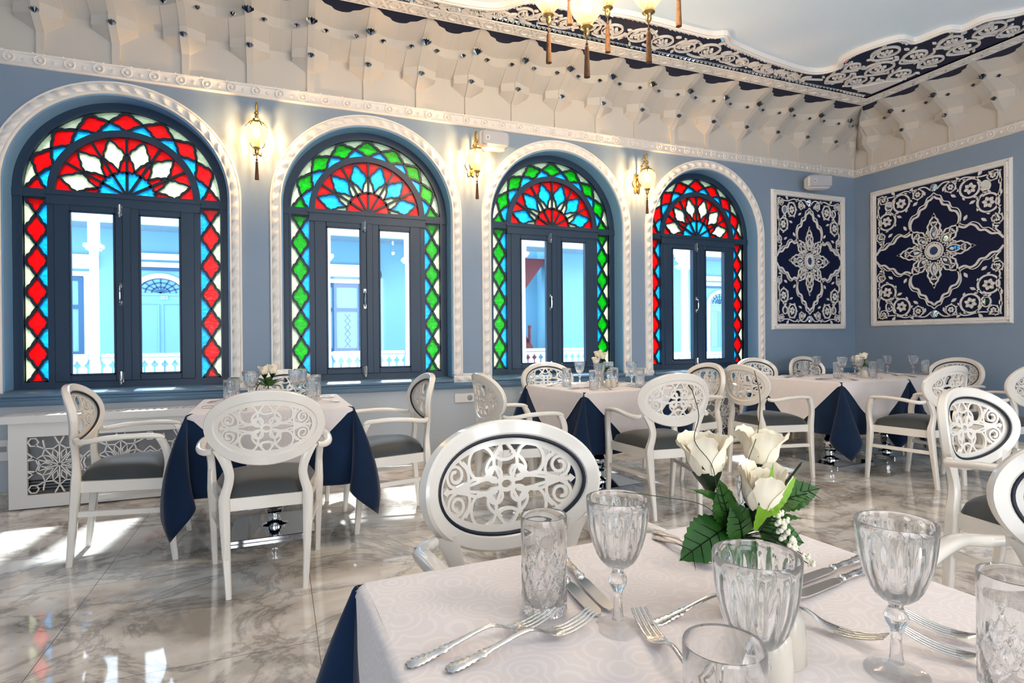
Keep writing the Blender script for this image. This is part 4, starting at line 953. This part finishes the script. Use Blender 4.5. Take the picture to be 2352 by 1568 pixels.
m = MB(); m.lathe([(.0, .004), (.022, .004), (.024, .0), (.028, -.002)], 18, mp=lambda x, y, z: (x+.055, -.013-z*.3, y)); m.obj('outlet', M['radm'], t); m = MB(); m.box(-.09, -.01, -.0135, -.011, -.035, .035); m.obj('blank_cover', M['plastic'], t, 0)
t = thing('wall_socket', (-1.945, W, .41), 0, 'white wall socket at the left picture edge beside the radiator cover', 'socket'); m = MB(); m.bbox(-.04, .04, -.012, .004, -.08, .08, .004); m.obj('cover_plate', M['plastic'], t, 30); m = MB(); m.box(-.025, .025, -.015, -.01, -.01, .03); m.obj('outlet', M['radm'], t, 0)
# ------------------------------------------------------------------ radiators behind lattice covers
def radiator_cover(cx, w_, label, rl):
    t = thing('radiator_cover', (cx, W, 0), 0, label, 'radiator cover', 'white lattice radiator covers'); h = w_/2; y0, y1 = -.247, -.22
    m = MB()
    m.box(-h-.05, h+.05, -.272, -.205, .635, .688); m.box(-h-.05, h+.05, -.045, -.006, .635, .688); m.box(-h-.05, -h+.06, -.205, -.045, .635, .688); m.box(h-.06, h+.05, -.205, -.045, .635, .688)
    n = int((w_-.12)/.05)
    for k in range(n): m.box(-h+.06+k*(w_-.12)/n, -h+.06+(k+.55)*(w_-.12)/n, -.205, -.045, .64, .687)
    m.obj('slotted_top', M['plastic'], t, 0)
    m = MB(); a, zb, zt = .11, .105, .53
    m.box(-h, -h+a, y0, y1, .01, .636); m.box(h-a, h, y0, y1, .01, .636); m.box(-h+a, h-a, y0, y1, .01, zb); m.box(-h+a, h-a, y0, y1, zt, .636)
    m.obj('front_panel', M['plastic'], t, 0)
    for s in (-1, 1): q = MB(); q.box(min(s*h, s*(h-.018)), max(s*h, s*(h-.018)), y1, -.006, .01, .636); q.obj('side_panel', M['plastic'], t, 0)
    l = MB(); P = lambda u, v, w: (u, y0+.006+w, v); cz_ = (zb+zt)/2; wv = .011
    pitch = (w_-2*a)/3
    for j in range(3):
        sx_ = -h+a+pitch*(j+.5)
        pt = lambda r, d: (sx_+r*1.02*cos(rad(d)), cz_+r*sin(rad(d)))
        for k in range(10):
            d = 36*k
            l.ribbon([pt(.045, d), pt(.085, d+12), pt(.125, d), pt(.085, d-12)], wv*.8, 0, .012, P, closed=True)
            l.ribbon([pt(.012, d+18), pt(.09, d+18), pt(.14, d+18)], wv*.7, 0, .012, P)
            l.ribbon([pt(.125, d), pt(.15, d+18), pt(.125, d+36)], wv*.8, 0, .012, P)
            l.ribbon([pt(.15, d+18), pt(.21, d+10)], wv*.8, 0, .012, P); l.ribbon([pt(.15, d+18), pt(.21, d+26)], wv*.8, 0, .012, P)
    for j in range(4):
        for vy in (zb+.04, zt-.04): l.ribbon(circle(-h+a+pitch*j + (.035 if j == 0 else -.035 if j == 3 else 0), vy, .032, None, 6), wv*.8, 0, .012, P, closed=True); 
        l.ribbon(circle(-h+a+pitch*j+(.03 if j == 0 else -.03 if j == 3 else 0), cz_, .045, .06, 8), wv*.8, 0, .012, P, closed=True)
    clipv = [(max(-h+a-.005, min(h-a+.005, x)), y, max(zb-.005, min(zt+.005, z))) for x, y, z in l.v]; l.v = clipv
    l.obj('lattice_panel', M['plastic'], t, 0)
    r = thing('radiator', (cx, W-.06, 0), 0, rl, 'radiator', 'radiators behind the lattice covers')
    m = MB(); m.bbox(-h+.05, h-.05, -.09, -.01, .115, .6, .01); m.obj('body', M['radm'], r, 0); m = MB()
    for k in range(4): m.box(-h+.06, h-.06, -.10, -.085, .12+.022*k, .130+.022*k)
    m.obj('bottom_grille', M['dark'], r, 0)
radiator_cover(-1.14, 1.38, 'white radiator cover with star lattice at far left under the first window', 'radiator behind the star lattice under the first window')
radiator_cover(4.69, 1.38, 'white radiator cover with star lattice under the fourth window', 'radiator behind the star lattice under the fourth window')
# ------------------------------------------------------------------ glassware
ZC0 = ZT+.0080                       # top of the cream cloth
def make_goblet():
    t = thing('crystal_goblet')
    f = MB(); f.lathe([(0, 0), (.033, 0), (.0345, .0012), (.0335, .003), (.022, .0055), (.012, .0085), (.0085, .013), (0, .014)], 40); f.obj('foot', M['glassb'], t, 60)
    s = MB(); s.lathe([(0, .013), (.0085, .0128), (.0068, .022), (.0058, .040), (.0062, .052), (.0085, .056), (.0122, .062), (.0135, .067), (.0122, .072), (.0085, .078), (.0068, .080), (.0095, .085), (0, .086)], 24, rm=lambda r, z, a, j: r*(1-.06*abs(sin(a*5+(z-.06)*90))) if .054 < z < .08 else r); s.obj('stem', M['glass'], t, 35)
    b = MB(); K = 16
    out = [(0, .0855), (.0095, .0855), (.016, .088), (.0235, .095), (.0295, .105), (.0345, .118), (.0385, .133), (.0410, .148), (.0423, .160), (.0430, .170), (.0432, .1795), (.0426, .181)]
    inn_ = [(.0418, .1797), (.0412, .168), (.0398, .150), (.0370, .133), (.0325, .118), (.027, .106), (.019, .0975), (.009, .094), (0, .0935)]
    def rm(r, z, a, j):
        if j < len(out) and .09 < z < .171:
            e = min(1, (z-.088)/.02)*min(1, (.172-z)/.012); return r - .0032*e*(1-abs(sin(a*K/2)))*(1+.3*sin(a*7))
        return r
    b.lathe(out+inn_, 108, rm=rm); b.obj('bowl', M['glass'], t, 40); return t
def make_tumbler():
    t = thing('cut_glass_tumbler'); b = MB()
    zs = [.003+.098*k/34 for k in range(35)]
    out = [(0, 0), (.030, 0), (.0325, .0015)] + [(.0335, z) for z in zs] + [(.0338, .110), (.0341, .125), (.0343, .1405), (.0336, .142)]
    inn_ = [(.0322, .1405), (.0316, .11), (.0308, .06), (.0300, .022), (.027, .015), (0, .0135)]
    n0 = 3+len(zs)
    def rm(r, z, a, j):
        if 2 < j < n0:
            top = .098 if abs(sin(a*3)) < .5 else .080
            e = min(1, z/.008)*max(0, min(1, (top-z)/.008))
            p = min(abs(sin(5*a+74*z)), abs(sin(5*a-74*z)), .35+abs(sin(10*a)))
            return r - .0030*e*max(0, 1-p*2.6)
        if n0 <= j < n0+1: return r
        return r
    b.lathe(out+inn_, 110, rm=rm); b.obj('glass_body', M['glass'], t, 30)
    return t
GOB, TUM = make_goblet(), make_tumbler(); _g = {}
def put(proto, key, cat, x, y, label, group, z=ZC0, rz=0, sc=1):
    if key not in _g: o = proto; _g[key] = 1
    else: o = dup(proto)
    o.location = (x, y, z); o.rotation_euler = (0, 0, rz); o.scale = (sc, sc, sc); tag(o, label, cat, group); return o
def gob(x, y, label, group, sc=1): return put(GOB, 'g', 'goblet', x, y, label, group, rz=x*7, sc=sc)
def tum(x, y, label, group, sc=1): return put(TUM, 't', 'tumbler', x, y, label, group, rz=x*5+y, sc=sc)
g4, t4 = 'crystal goblets on the foreground table', 'cut glass tumblers on the foreground table'
gob(.430, .688, 'crystal goblet right of the standing tumbler, in front of the large armchair back', g4)
gob(.447, .454, 'crystal goblet directly in front of the rose vase, its bowl largest in view', g4, 1.0)
gob(.677, .470, 'crystal goblet on the right half of the foreground table, whole stem and foot visible', g4)
gob(.742, .745, 'crystal goblet mostly hidden behind the rose leaves of the foreground vase', g4, .9)
tum(.359, .776, 'cut glass tumbler standing alone left of the goblets, whole body visible', t4)
tum(.347, .389, 'cut glass tumbler cut by the bottom edge in front of the salt shaker', t4)
tum(.736, .380, 'cut glass tumbler cut by the right edge of the foreground table', t4)
def far_set(where, G, T, grp):
    for k, (x, y, l) in enumerate(G): gob(x, y, 'small goblet '+l+where, 'goblets'+grp, 1.09)
    for k, (x, y, l) in enumerate(T): tum(x, y, 'small tumbler '+l+where, 'tumblers'+grp, 1.09)
far_set(' on the leftmost table', [(-.19, 4.30, 'left of the roses'), (.10, 4.32, 'right of the roses'), (-.17, 4.12, 'in front of the left goblet, behind the chair back'), (.14, 4.47, 'farthest right by the window')],
        [(-.30, 4.13, 'at the left end of the glasses'), (-.29, 4.36, 'second from left, half hidden'), (.20, 4.14, 'at the right end of the glasses'), (.24, 4.42, 'partly hidden at far right')], ' on the leftmost table')
far_set(' on the middle table', [(2.46, 4.54, 'before the chair under the third window'), (2.42, 4.13, 'beside the salt and pepper shakers'), (2.63, 4.34, 'behind the shakers, under the roses'), (2.80, 4.24, 'right of the roses')],
        [(2.23, 4.34, 'farthest left, before the piped chair'), (2.27, 3.96, 'left of the shakers at the near edge'), (2.60, 4.20, 'just right of the shakers'), (2.70, 3.97, 'rightmost, before the chair back')], ' on the middle table')
far_set(' on the corner table', [(5.22, 4.46, 'before the corner chair'), (5.17, 4.12, 'third glass from the left'), (5.38, 4.10, 'left of the roses'), (6.02, 4.26, 'right behind the roses'), (6.13, 4.06, 'standing apart right of the roses'), (5.62, 4.33, 'half hidden under the roses')],
        [(5.02, 4.42, 'farthest left'), (4.98, 4.02, 'in front of the third goblet'), (5.40, 3.97, 'under the roses at the near edge'), (6.08, 4.38, 'behind the right goblet'), (6.25, 4.02, 'rightmost'), (5.72, 4.30, 'beside the vase')], ' on the corner table')
# ------------------------------------------------------------------ shakers
def make_shaker():
    t = thing('salt_shaker'); b = MB(); b.lathe([(0, 0), (.025, 0), (.0265, .002), (.026, .03), (.0238, .056), (.0205, .064), (.014, .0695), (.004, .071), (0, .0712)], 28); b.obj('body', M['ceramic'], t, 60)
    h = MB()
    for k in range(4): h.ball((.005*cos(k*pi/2), .005*sin(k*pi/2), .0706), .0012, None, .0006, 6, 4)
    h.obj('pour_holes', M['dark'], t); return t
SHK = make_shaker()
for x, y, l in ((.575, .541, 'cream salt shaker on the foreground table, right of the front goblet'), (.522, .512, 'cream pepper shaker on the foreground table, seen through the front goblet'), (2.48, 4.10, 'left small cream shaker on the middle table'), (2.525, 4.09, 'right small cream shaker on the middle table'), (5.33, 4.0, 'small cream shaker under the roses of the corner table')):
    put(SHK, 's', 'shaker', x, y, l, 'cream table shakers')
# ------------------------------------------------------------------ cutlery
def make_fork():
    t = thing('silver_fork')
    pr = [(0, .001, .0045, .002), (.008, .002, .0090, .0035), (.022, .003, .0082, .004), (.036, .005, .0062, .0035), (.046, .007, .0072, .0035), (.056, .009, .0048, .003), (.085, .015, .0036, .0026), (.11, .018, .0034, .0024), (.125, .014, .0042, .002), (.135, .009, .0075, .0015), (.146, .006, .0115, .0011), (.158, .0055, .0118, .001)]
    m = MB(); N = spline(pr, 4)
    m.loft([[(n[2]*cos(2*pi*k/8), n[0], n[1]+n[3]*sin(2*pi*k/8)+(.0008*sin(n[0]*900+k*2) if n[0] < .06 else 0)) for k in range(8)] for n in N]); m.obj('handle', M['silver'], t, 60)
    q = MB()
    for x in (-.0098, -.0033, .0033, .0098):
        P = spline([(x, .152, .0055), (x*1.02, .170, .0065), (x, .190, .0115), (x*.92, .207, .0185)], 4); q.tube(P, [.0019]*len(P), 6, flat=.0012)
    q.obj('tines', M['silver'], t, 60); return t
def make_knife():
    t = thing('silver_knife')
    pr = [(0, .0055, .004, .003), (.006, .0055, .0085, .0048), (.025, .0055, .0078, .005), (.045, .0055, .0060, .0042), (.06, .0055, .0068, .0045), (.075, .0055, .0052, .004), (.088, .0055, .0066, .0048), (.094, .0055, .0072, .005), (.098, .005, .005, .003)]
    m = MB(); N = spline(pr, 4); m.loft([[(n[2]*cos(2*pi*k/10), n[0], n[1]+n[3]*sin(2*pi*k/10)+.0007*sin(n[0]*800+k*2)) for k in range(10)] for n in N]); m.obj('handle', M['silver'], t, 60)
    b = MB(); b.prism([(-.004, .095), (.005, .095), (.0085, .103), (.0095, .14), (.0098, .185), (.0085, .200), (.003, .209), (-.004, .206), (-.0085, .195), (-.0088, .17), (-.0075, .11)], .0035, .0056); b.obj('blade', M['steel'], t, 30); return t
def make_spoon():
    t = thing('silver_spoon')
    pr = [(0, .001, .0045, .002), (.008, .002, .0085, .0035), (.022, .003, .0078, .004), (.036, .005, .006, .0035), (.055, .009, .0045, .003), (.085, .013, .0033, .0025), (.105, .012, .0032, .0022), (.117, .008, .0045, .0016)]
    m = MB(); N = spline(pr, 4); m.loft([[(n[2]*cos(2*pi*k/8), n[0], n[1]+n[3]*sin(2*pi*k/8)) for k in range(8)] for n in N]); m.obj('handle', M['silver'], t, 60)
    b = MB(); b.grid(12, 6, lambda i, j: (.0165*j/5*cos(2*pi*i/12), .137+.024*j/5*sin(2*pi*i/12), .0015+.0065*(j/5)**2), cu=True); b.obj('bowl', M['silver'], t, 70); return t
FRK, KNF, SPN = make_fork(), make_knife(), make_spoon()
def lay(kind, h, tip, label, group, dz=0):
    P, key, cat = {'f': (FRK, 'fk', 'fork'), 'k': (KNF, 'kn', 'knife'), 's': (SPN, 'sp', 'spoon')}[kind]
    a = atan2(tip[1]-h[1], tip[0]-h[0])-pi/2
    return put(P, key, cat, h[0], h[1], label, group, ZC0+.0008+dz, a, 1.07)
c4 = 'silver cutlery on the foreground table'
lay('f', (.140, .706), (.371, .745), 'silver fork nearest the left table corner, upper one of the crossing pair', c4)
lay('f', (.182, .676), (.424, .713), 'silver fork lying lower of the left pair, tines before the first goblet foot', c4, .001)
lay('k', (.472, .950), (.445, .735), 'silver knife with blade tip beside the first goblet foot', c4); lay('k', (.438, .945), (.421, .728), 'silver knife left of its pair, right behind the standing tumbler', c4)
lay('f', (.475, .676), (.69, .690), 'silver fork pointing right, handle behind the front goblet', c4); lay('f', (.425, .475), (.466, .692), 'silver fork with upright tines between the first goblet and the bottom edge', c4)
lay('k', (.968, .728), (.755, .695), 'silver knife behind its pair, ornate handle toward the right table edge', c4); lay('k', (.944, .692), (.728, .658), 'silver knife in front of its pair, blade reflecting blue beside the front goblet', c4)
lay('f', (.640, .716), (.708, .509), 'silver fork pointing to the third goblet foot, just right of the salt shaker', c4); lay('f', (.862, .318), (.750, .507), 'silver fork with tines right of the third goblet stem', c4); lay('f', (.905, .35), (.80, .54), 'silver fork partly behind the tumbler at the right edge', c4)
lay('s', (.716, 1.004), (.700, .83), 'silver spoon with ornate handle at the far table edge left of the roses', c4); lay('s', (.694, .975), (.690, .80), 'silver spoon in front of its pair, bowl hidden behind the big rose leaf', c4)
def setting(tb, seats, where, grp):
    cx, cy, dg = tb
    for ang, side in seats:
        a = rad(ang+dg); c_, s_ = cos(a), sin(a); F = lambda u, v: (cx+c_*u-s_*v, cy+s_*u+c_*v)
        for u in (-.19, -.155): lay('f', F(u, -.40), F(u+.01, -.19), 'silver fork of the pair laid '+side+where, grp)
        for u in (.155, .19): lay('k', F(u, -.40), F(u-.01, -.19), 'silver knife of the pair laid '+side+where, grp)
setting(T1, ((0, 'at the near side of'), (90, 'at the right side of'), (180, 'at the wall side of'), (270, 'at the left side of')), ' the leftmost table', 'cutlery on the leftmost table')
setting(T2, ((0, 'at the near side of'), (90, 'at the right side of'), (180, 'at the wall side of'), (270, 'at the left side of')), ' the middle table', 'cutlery on the middle table')
setting(T3, ((0, 'at the near side of'), (180, 'at the wall side of'), (270, 'at the left end of')), ' the corner table, left half', 'cutlery on the corner table')
setting(T3B, ((0, 'at the near side of'), (180, 'at the wall side of'), (90, 'at the right end of')), ' the corner table, right half', 'cutlery on the corner table')
# ------------------------------------------------------------------ roses in bud vases
CR, CF = Vector((.9285, -.3714, 0)), Vector((.3714, .9285, 0))
def bloom_mesh(seed=0, flare=1.0):
    m = MB(); rnd = random.Random(seed)
    for layer, (n, r0, H, sp, fl) in enumerate(((3, .010, .056, 1.5, .12), (4, .017, .060, 1.2, .28), (5, .0225, .063, 1.0, .62*flare))):
        for k in range(n):
            a0 = 2*pi*k/n + layer*.7 + rnd.random()*.3; tw = rnd.uniform(-.004, .004); hh = H*(1+rnd.uniform(-.05, .06))
            def fn(i, j, a0=a0, r0=r0, hh=hh, sp=sp, fl=fl, tw=tw):
                u = -1+2*i/8; v = j/7
                r = r0*(.35+.65*min(1, v*2.2)**.6)*(1+.10*sin(pi*v)) + fl*.030*max(0, v-.55)**1.8*3.2 + .0025*abs(u)*v
                a = a0 + sp*u*(.55+.45*sin(pi*min(1, v*1.15+.1)))
                z = hh*v*(1-.13*abs(u)**2.4*v) - fl*.02*max(0, v-.72)**1.4 + .0016*sin(u*9+a0*5)*v
                return (r*cos(a), r*sin(a), z+tw*v)
            m.grid(9, 8, fn)
    return m
def leaf_mesh(base, tip, wd, up, cup=.15, droop=.0):
    base, tip, up = Vector(base), Vector(tip), Vector(up).normalized(); ax = tip-base; L_ = ax.length; ax.normalize(); sd = ax.cross(up).normalized(); up = sd.cross(ax)
    m = MB(); NI = 22
    def fn(i, j):
        t = i/(NI-1); q = -1+2*j/6; prof = (sin(pi*min(1, t*1.02)**.80))**.85*(1-.15*t) if 0 < t < 1 else 0
        w_ = wd*.5*prof*(1+(.12 if i % 2 and abs(q) > .9 else 0)); x = q*w_
        return base + ax*(L_*t) + sd*x + up*(abs(q)*w_*cup + L_*.10*sin(pi*t) - droop*t*t*L_ + .0008*sin(t*40)*abs(q))
    m.grid(NI, 7, fn); return m
def vase(loc, h, label, sc=1):
    t = thing('bud_vase', loc, 0, label, 'vase', 'white bud vases'); m = MB()
    m.lathe([(0, 0), (.021*sc, 0), (.023*sc, .003), (.022*sc, h*.5), (.0235*sc, h), (.0215*sc, h), (.020*sc, h*.5), (.019*sc, .006), (0, .006)], 28); m.obj('body', M['ceramic'], t, 50); return t
def rose(base, head, r, label, group, leaves, seed=0, tilt=(0, 0), flare=1.0):
    b0, hd = Vector(base), Vector(head); t = thing('artificial_rose', b0, 0, label, 'rose', group)
    m = bloom_mesh(seed, flare); s = r/.036; me = MB(); ax = Vector((tilt[0], tilt[1], 1)).normalized(); q = Vector((0, 0, 1)).rotation_difference(ax)
    me.v = [tuple((q @ (Vector(p)*s)) + (hd-b0)) for p in m.v]; me.f = m.f; bl = me.obj('bloom', M['petal'], t, 70)
    c = MB(); c.v = []; c.lathe([(0, -.020), (.004, -.018), (.010, -.006), (.0165, .006), (.0185, .012)], 10, rm=lambda r_, z, a, j: r_*(1+.12*cos(5*a)*j/4))
    for k in range(5):
        a = 2*pi*k/5; c.add([(.012*cos(a-.5), .012*sin(a-.5), .004), (.012*cos(a+.5), .012*sin(a+.5), .004), (.025*cos(a), .025*sin(a), .024)], [(0, 1, 2)])
    c.v = [tuple((q @ (Vector(p)*s)) + (hd-b0)) for p in c.v]; c.obj('sepals', M['stem'], t, 70)
    st_ = MB(); e = hd-b0-ax*.015*s; st_.tube(spline([(0, 0, -.06), (0, 0, .0), tuple(e*.5+Vector((0, 0, .01))), tuple(e)], 5), .0022, 6); st_.obj('stem', M['stem'], t, 60)
    for (lb, lt, wd, up, mt, cup) in leaves:
        o = leaf_mesh(Vector(lb)-b0, Vector(lt)-b0, wd, up, cup).obj('leaf', M[mt], t, 60)
        v = MB(); B, T_ = Vector(lb)-b0, Vector(lt)-b0; U = Vector(up).normalized(); Ln = (T_-B).length; A_ = (T_-B)/Ln; Sd = A_.cross(U).normalized(); U2 = Sd.cross(A_); mid = lambda t_: B+A_*(Ln*t_)+U2*(Ln*.10*sin(pi*t_)+.0006)
        v.tube([mid(i_/9) for i_ in range(10)], [.0013-.0001*i_ for i_ in range(10)], 5)
        if wd > .03:
            for t_ in (.25, .42, .6, .76):
                for sg in (1, -1): v.tube([mid(t_), mid(min(.95, t_+.09))+Sd*(sg*wd*.20)+U2*(wd*.03), mid(min(.97, t_+.15))+Sd*(sg*wd*.33)+U2*(wd*.05)], [.0007, .0005, .0002], 4); v.obj('midrib', M['stem'], o, 60)
    return t
VB = Vector((.612, .655, ZC0)); VH = .112
vase(VB, VH, 'cream bud vase of the foreground roses, half hidden behind a goblet')
TOP = VB+Vector((0, 0, VH))
def pv(px, py, dep=0): # offset from the vase mouth in metres: right, up, toward the viewer
    return TOP + CR*px + Vector((0, 0, 1))*py - CF*dep
fr = 'cream roses in the foreground vase'
N_ = tuple(-CF+Vector((0, 0, .35)))
rose(TOP+CR*-.008, pv(-.042, .083), .039, 'cream artificial rose at left in the foreground vase, with the big serrated leaf', fr,
     [(pv(-.018, .020, .01), pv(-.096, -.020, .035), .066, tuple(-CF+Vector((0, 0, .55))+CR*-.2), 'leaf', .12), (pv(-.010, .03, .01), pv(-.075, .075, .02), .026, (.2, -.6, .9), 'leaf', .3), (pv(-.012, .02, .012), pv(-.038, .085, .03), .040, tuple(-CF*.8+CR*-.5+Vector((0, 0, .3))), 'leaf', .25), (pv(0, .005, .012), pv(-.022, .062, .03), .050, N_, 'leaf', .2)], 1, (-.08, .1), .9)
rose(TOP+CR*.006, pv(.040, .090, -.02), .036, 'cream artificial rose at right in the foreground vase, tallest bloom', fr,
     [(pv(.030, .035, .0), pv(.100, .062, .0), .048, (.1, -.5, .9), 'leaf', .2), (pv(.05, .045, -.02), pv(.128, .064, -.02), .046, tuple(-CF+Vector((0, 0, .6))), 'leaf', .12), (pv(.038, .018, 0), pv(.093, .026, 0), .018, (.2, -.4, .8), 'leaf', .3), (pv(.025, .012, .01), pv(.084, -.002, .02), .046, tuple(-CF+Vector((0, 0, .5))), 'leaf', .12)], 4, (.12, .05), 1.0)
rose(TOP+CR*.004-CF*.006, pv(.019, .040, .028), .040, 'cream artificial rose lowest in the foreground vase, behind light green sprigs', fr,
     [(pv(.008, .02, .035), pv(.028, .118, .05), .016, N_, 'leaf2', .1), (pv(.012, .04, .045), pv(.060, .100, .05), .018, N_, 'leaf2', .1), (pv(.02, .085, .045), pv(.034, .040, .05), .018, N_, 'leaf2', .1), (pv(.0, .005, .02), pv(.004, -.055, .04), .034, tuple(-CF+Vector((0, 0, .1))), 'leaf', .15), (pv(-.005, .01, .015), pv(-.05, .10, -.01), .03, (.3, -.8, .5), 'leaf', .3)], 9, (.05, -.12), .6)
t = thing('filler_sprig', TOP, 0, 'sprig of tiny white beads hanging over the rim of the foreground vase', 'flower sprig')
m = MB(); rnd = random.Random(3)
PB = [CR*(.030+.018*rnd.random()+.03*max(0, k-16)/14) + Vector((0, 0, .044-.0021*k+.008*rnd.random())) - CF*(.045+.012*rnd.random()) for k in range(34)]
for p in PB: m.ball(tuple(p), .0034, None, None, 7, 5); m.ball(tuple(p+Vector((.003, .001, .003))), .0024, None, None, 6, 4)
m.obj('bead_cluster', M['bead'], t, 60); m = MB()
for p in PB[::3]: m.tube(spline([(0, 0, 0), tuple(p*.5+Vector((0, 0, .012))), tuple(p)], 4), .0007, 5)
m.obj('stem', M['stem'], t, 60)
t = thing('grass_blade', TOP, 0, 'thin dark grass blade and wire tendrils rising from the foreground bouquet', 'grass blade')
m = MB(); q = lambda *a: tuple(pv(*a)-TOP)
m.tube(spline([q(.01, .0), q(.04, .06), q(.065, .075), q(.092, .108)], 6), [.0007]*6+[.001]*6+[.0018]*6+[.0004], 5); m.obj('blade', M['stem'], t, 60)
m = MB(); m.tube(spline([q(-.01, .0, .02), q(-.038, .06, .03), q(-.048, .11, .03), q(-.072, .145, .03), q(-.066, .18, .03), q(-.075, .215, .03)], 6), .0006, 5); m.tube(spline([q(-.02, .02, .02), q(-.06, .055, .03), q(-.11, .066, .03), q(-.17, .072, .02)], 6), .0006, 5); m.tube(spline([q(.0, .06, 0), q(.014, .11, 0), q(.028, .15, 0), q(.032, .2, 0), q(.024, .24, 0)], 6), .0005, 5); m.obj('tendril', M['stem'], t, 60)
def bouquet(x, y, h, heads, where, grp, sc=1.15, nl=7, seed=0):
    b = Vector((x, y, ZC0)); vase(b, h, 'small white bud vase'+where, .8); top = b+Vector((0, 0, h)); rnd = random.Random(seed)
    for k, (px, pz, pd, side) in enumerate(heads):
        lv = []
        for j in range(nl):
            a = 2*pi*(j+k/len(heads))/nl + rnd.random()*.5; R = (.075+.03*rnd.random())*sc; up_ = rnd.uniform(-.02, .06)*sc
            d = Vector((cos(a), sin(a), 0)); lb = top+d*.015+Vector((0, 0, .015*sc)); lv.append((lb, lb+d*R+Vector((0, 0, up_)), .042*sc, (-d.x*.3, -d.y*.3, 1), 'leaf', .2))
        rose(top, top+CR*px+Vector((0, 0, pz))-CF*pd, .034*sc, 'cream artificial rose '+side+' in the vase'+where, grp, lv, seed+k, (px*2, 0), .7)
bouquet(-.07, 4.16, .085, ((-.022, .085, .01, 'at left'), (.026, .09, 0, 'at right')), ' on the leftmost table', 'roses on the leftmost table', 1.15, 5, 21)
bouquet(2.55, 4.31, .09, ((-.05, .085, .02, 'lowest at left'), (.005, .125, .0, 'at centre'), (-.03, .14, -.01, 'topmost')), ' on the middle table', 'roses on the middle table', 1.15, 4, 33)
bouquet(5.55, 4.20, .07, ((-.055, .055, .01, 'at left'), (.02, .085, 0, 'at right')), ' on the corner table', 'roses on the corner table', 1.3, 4, 45)
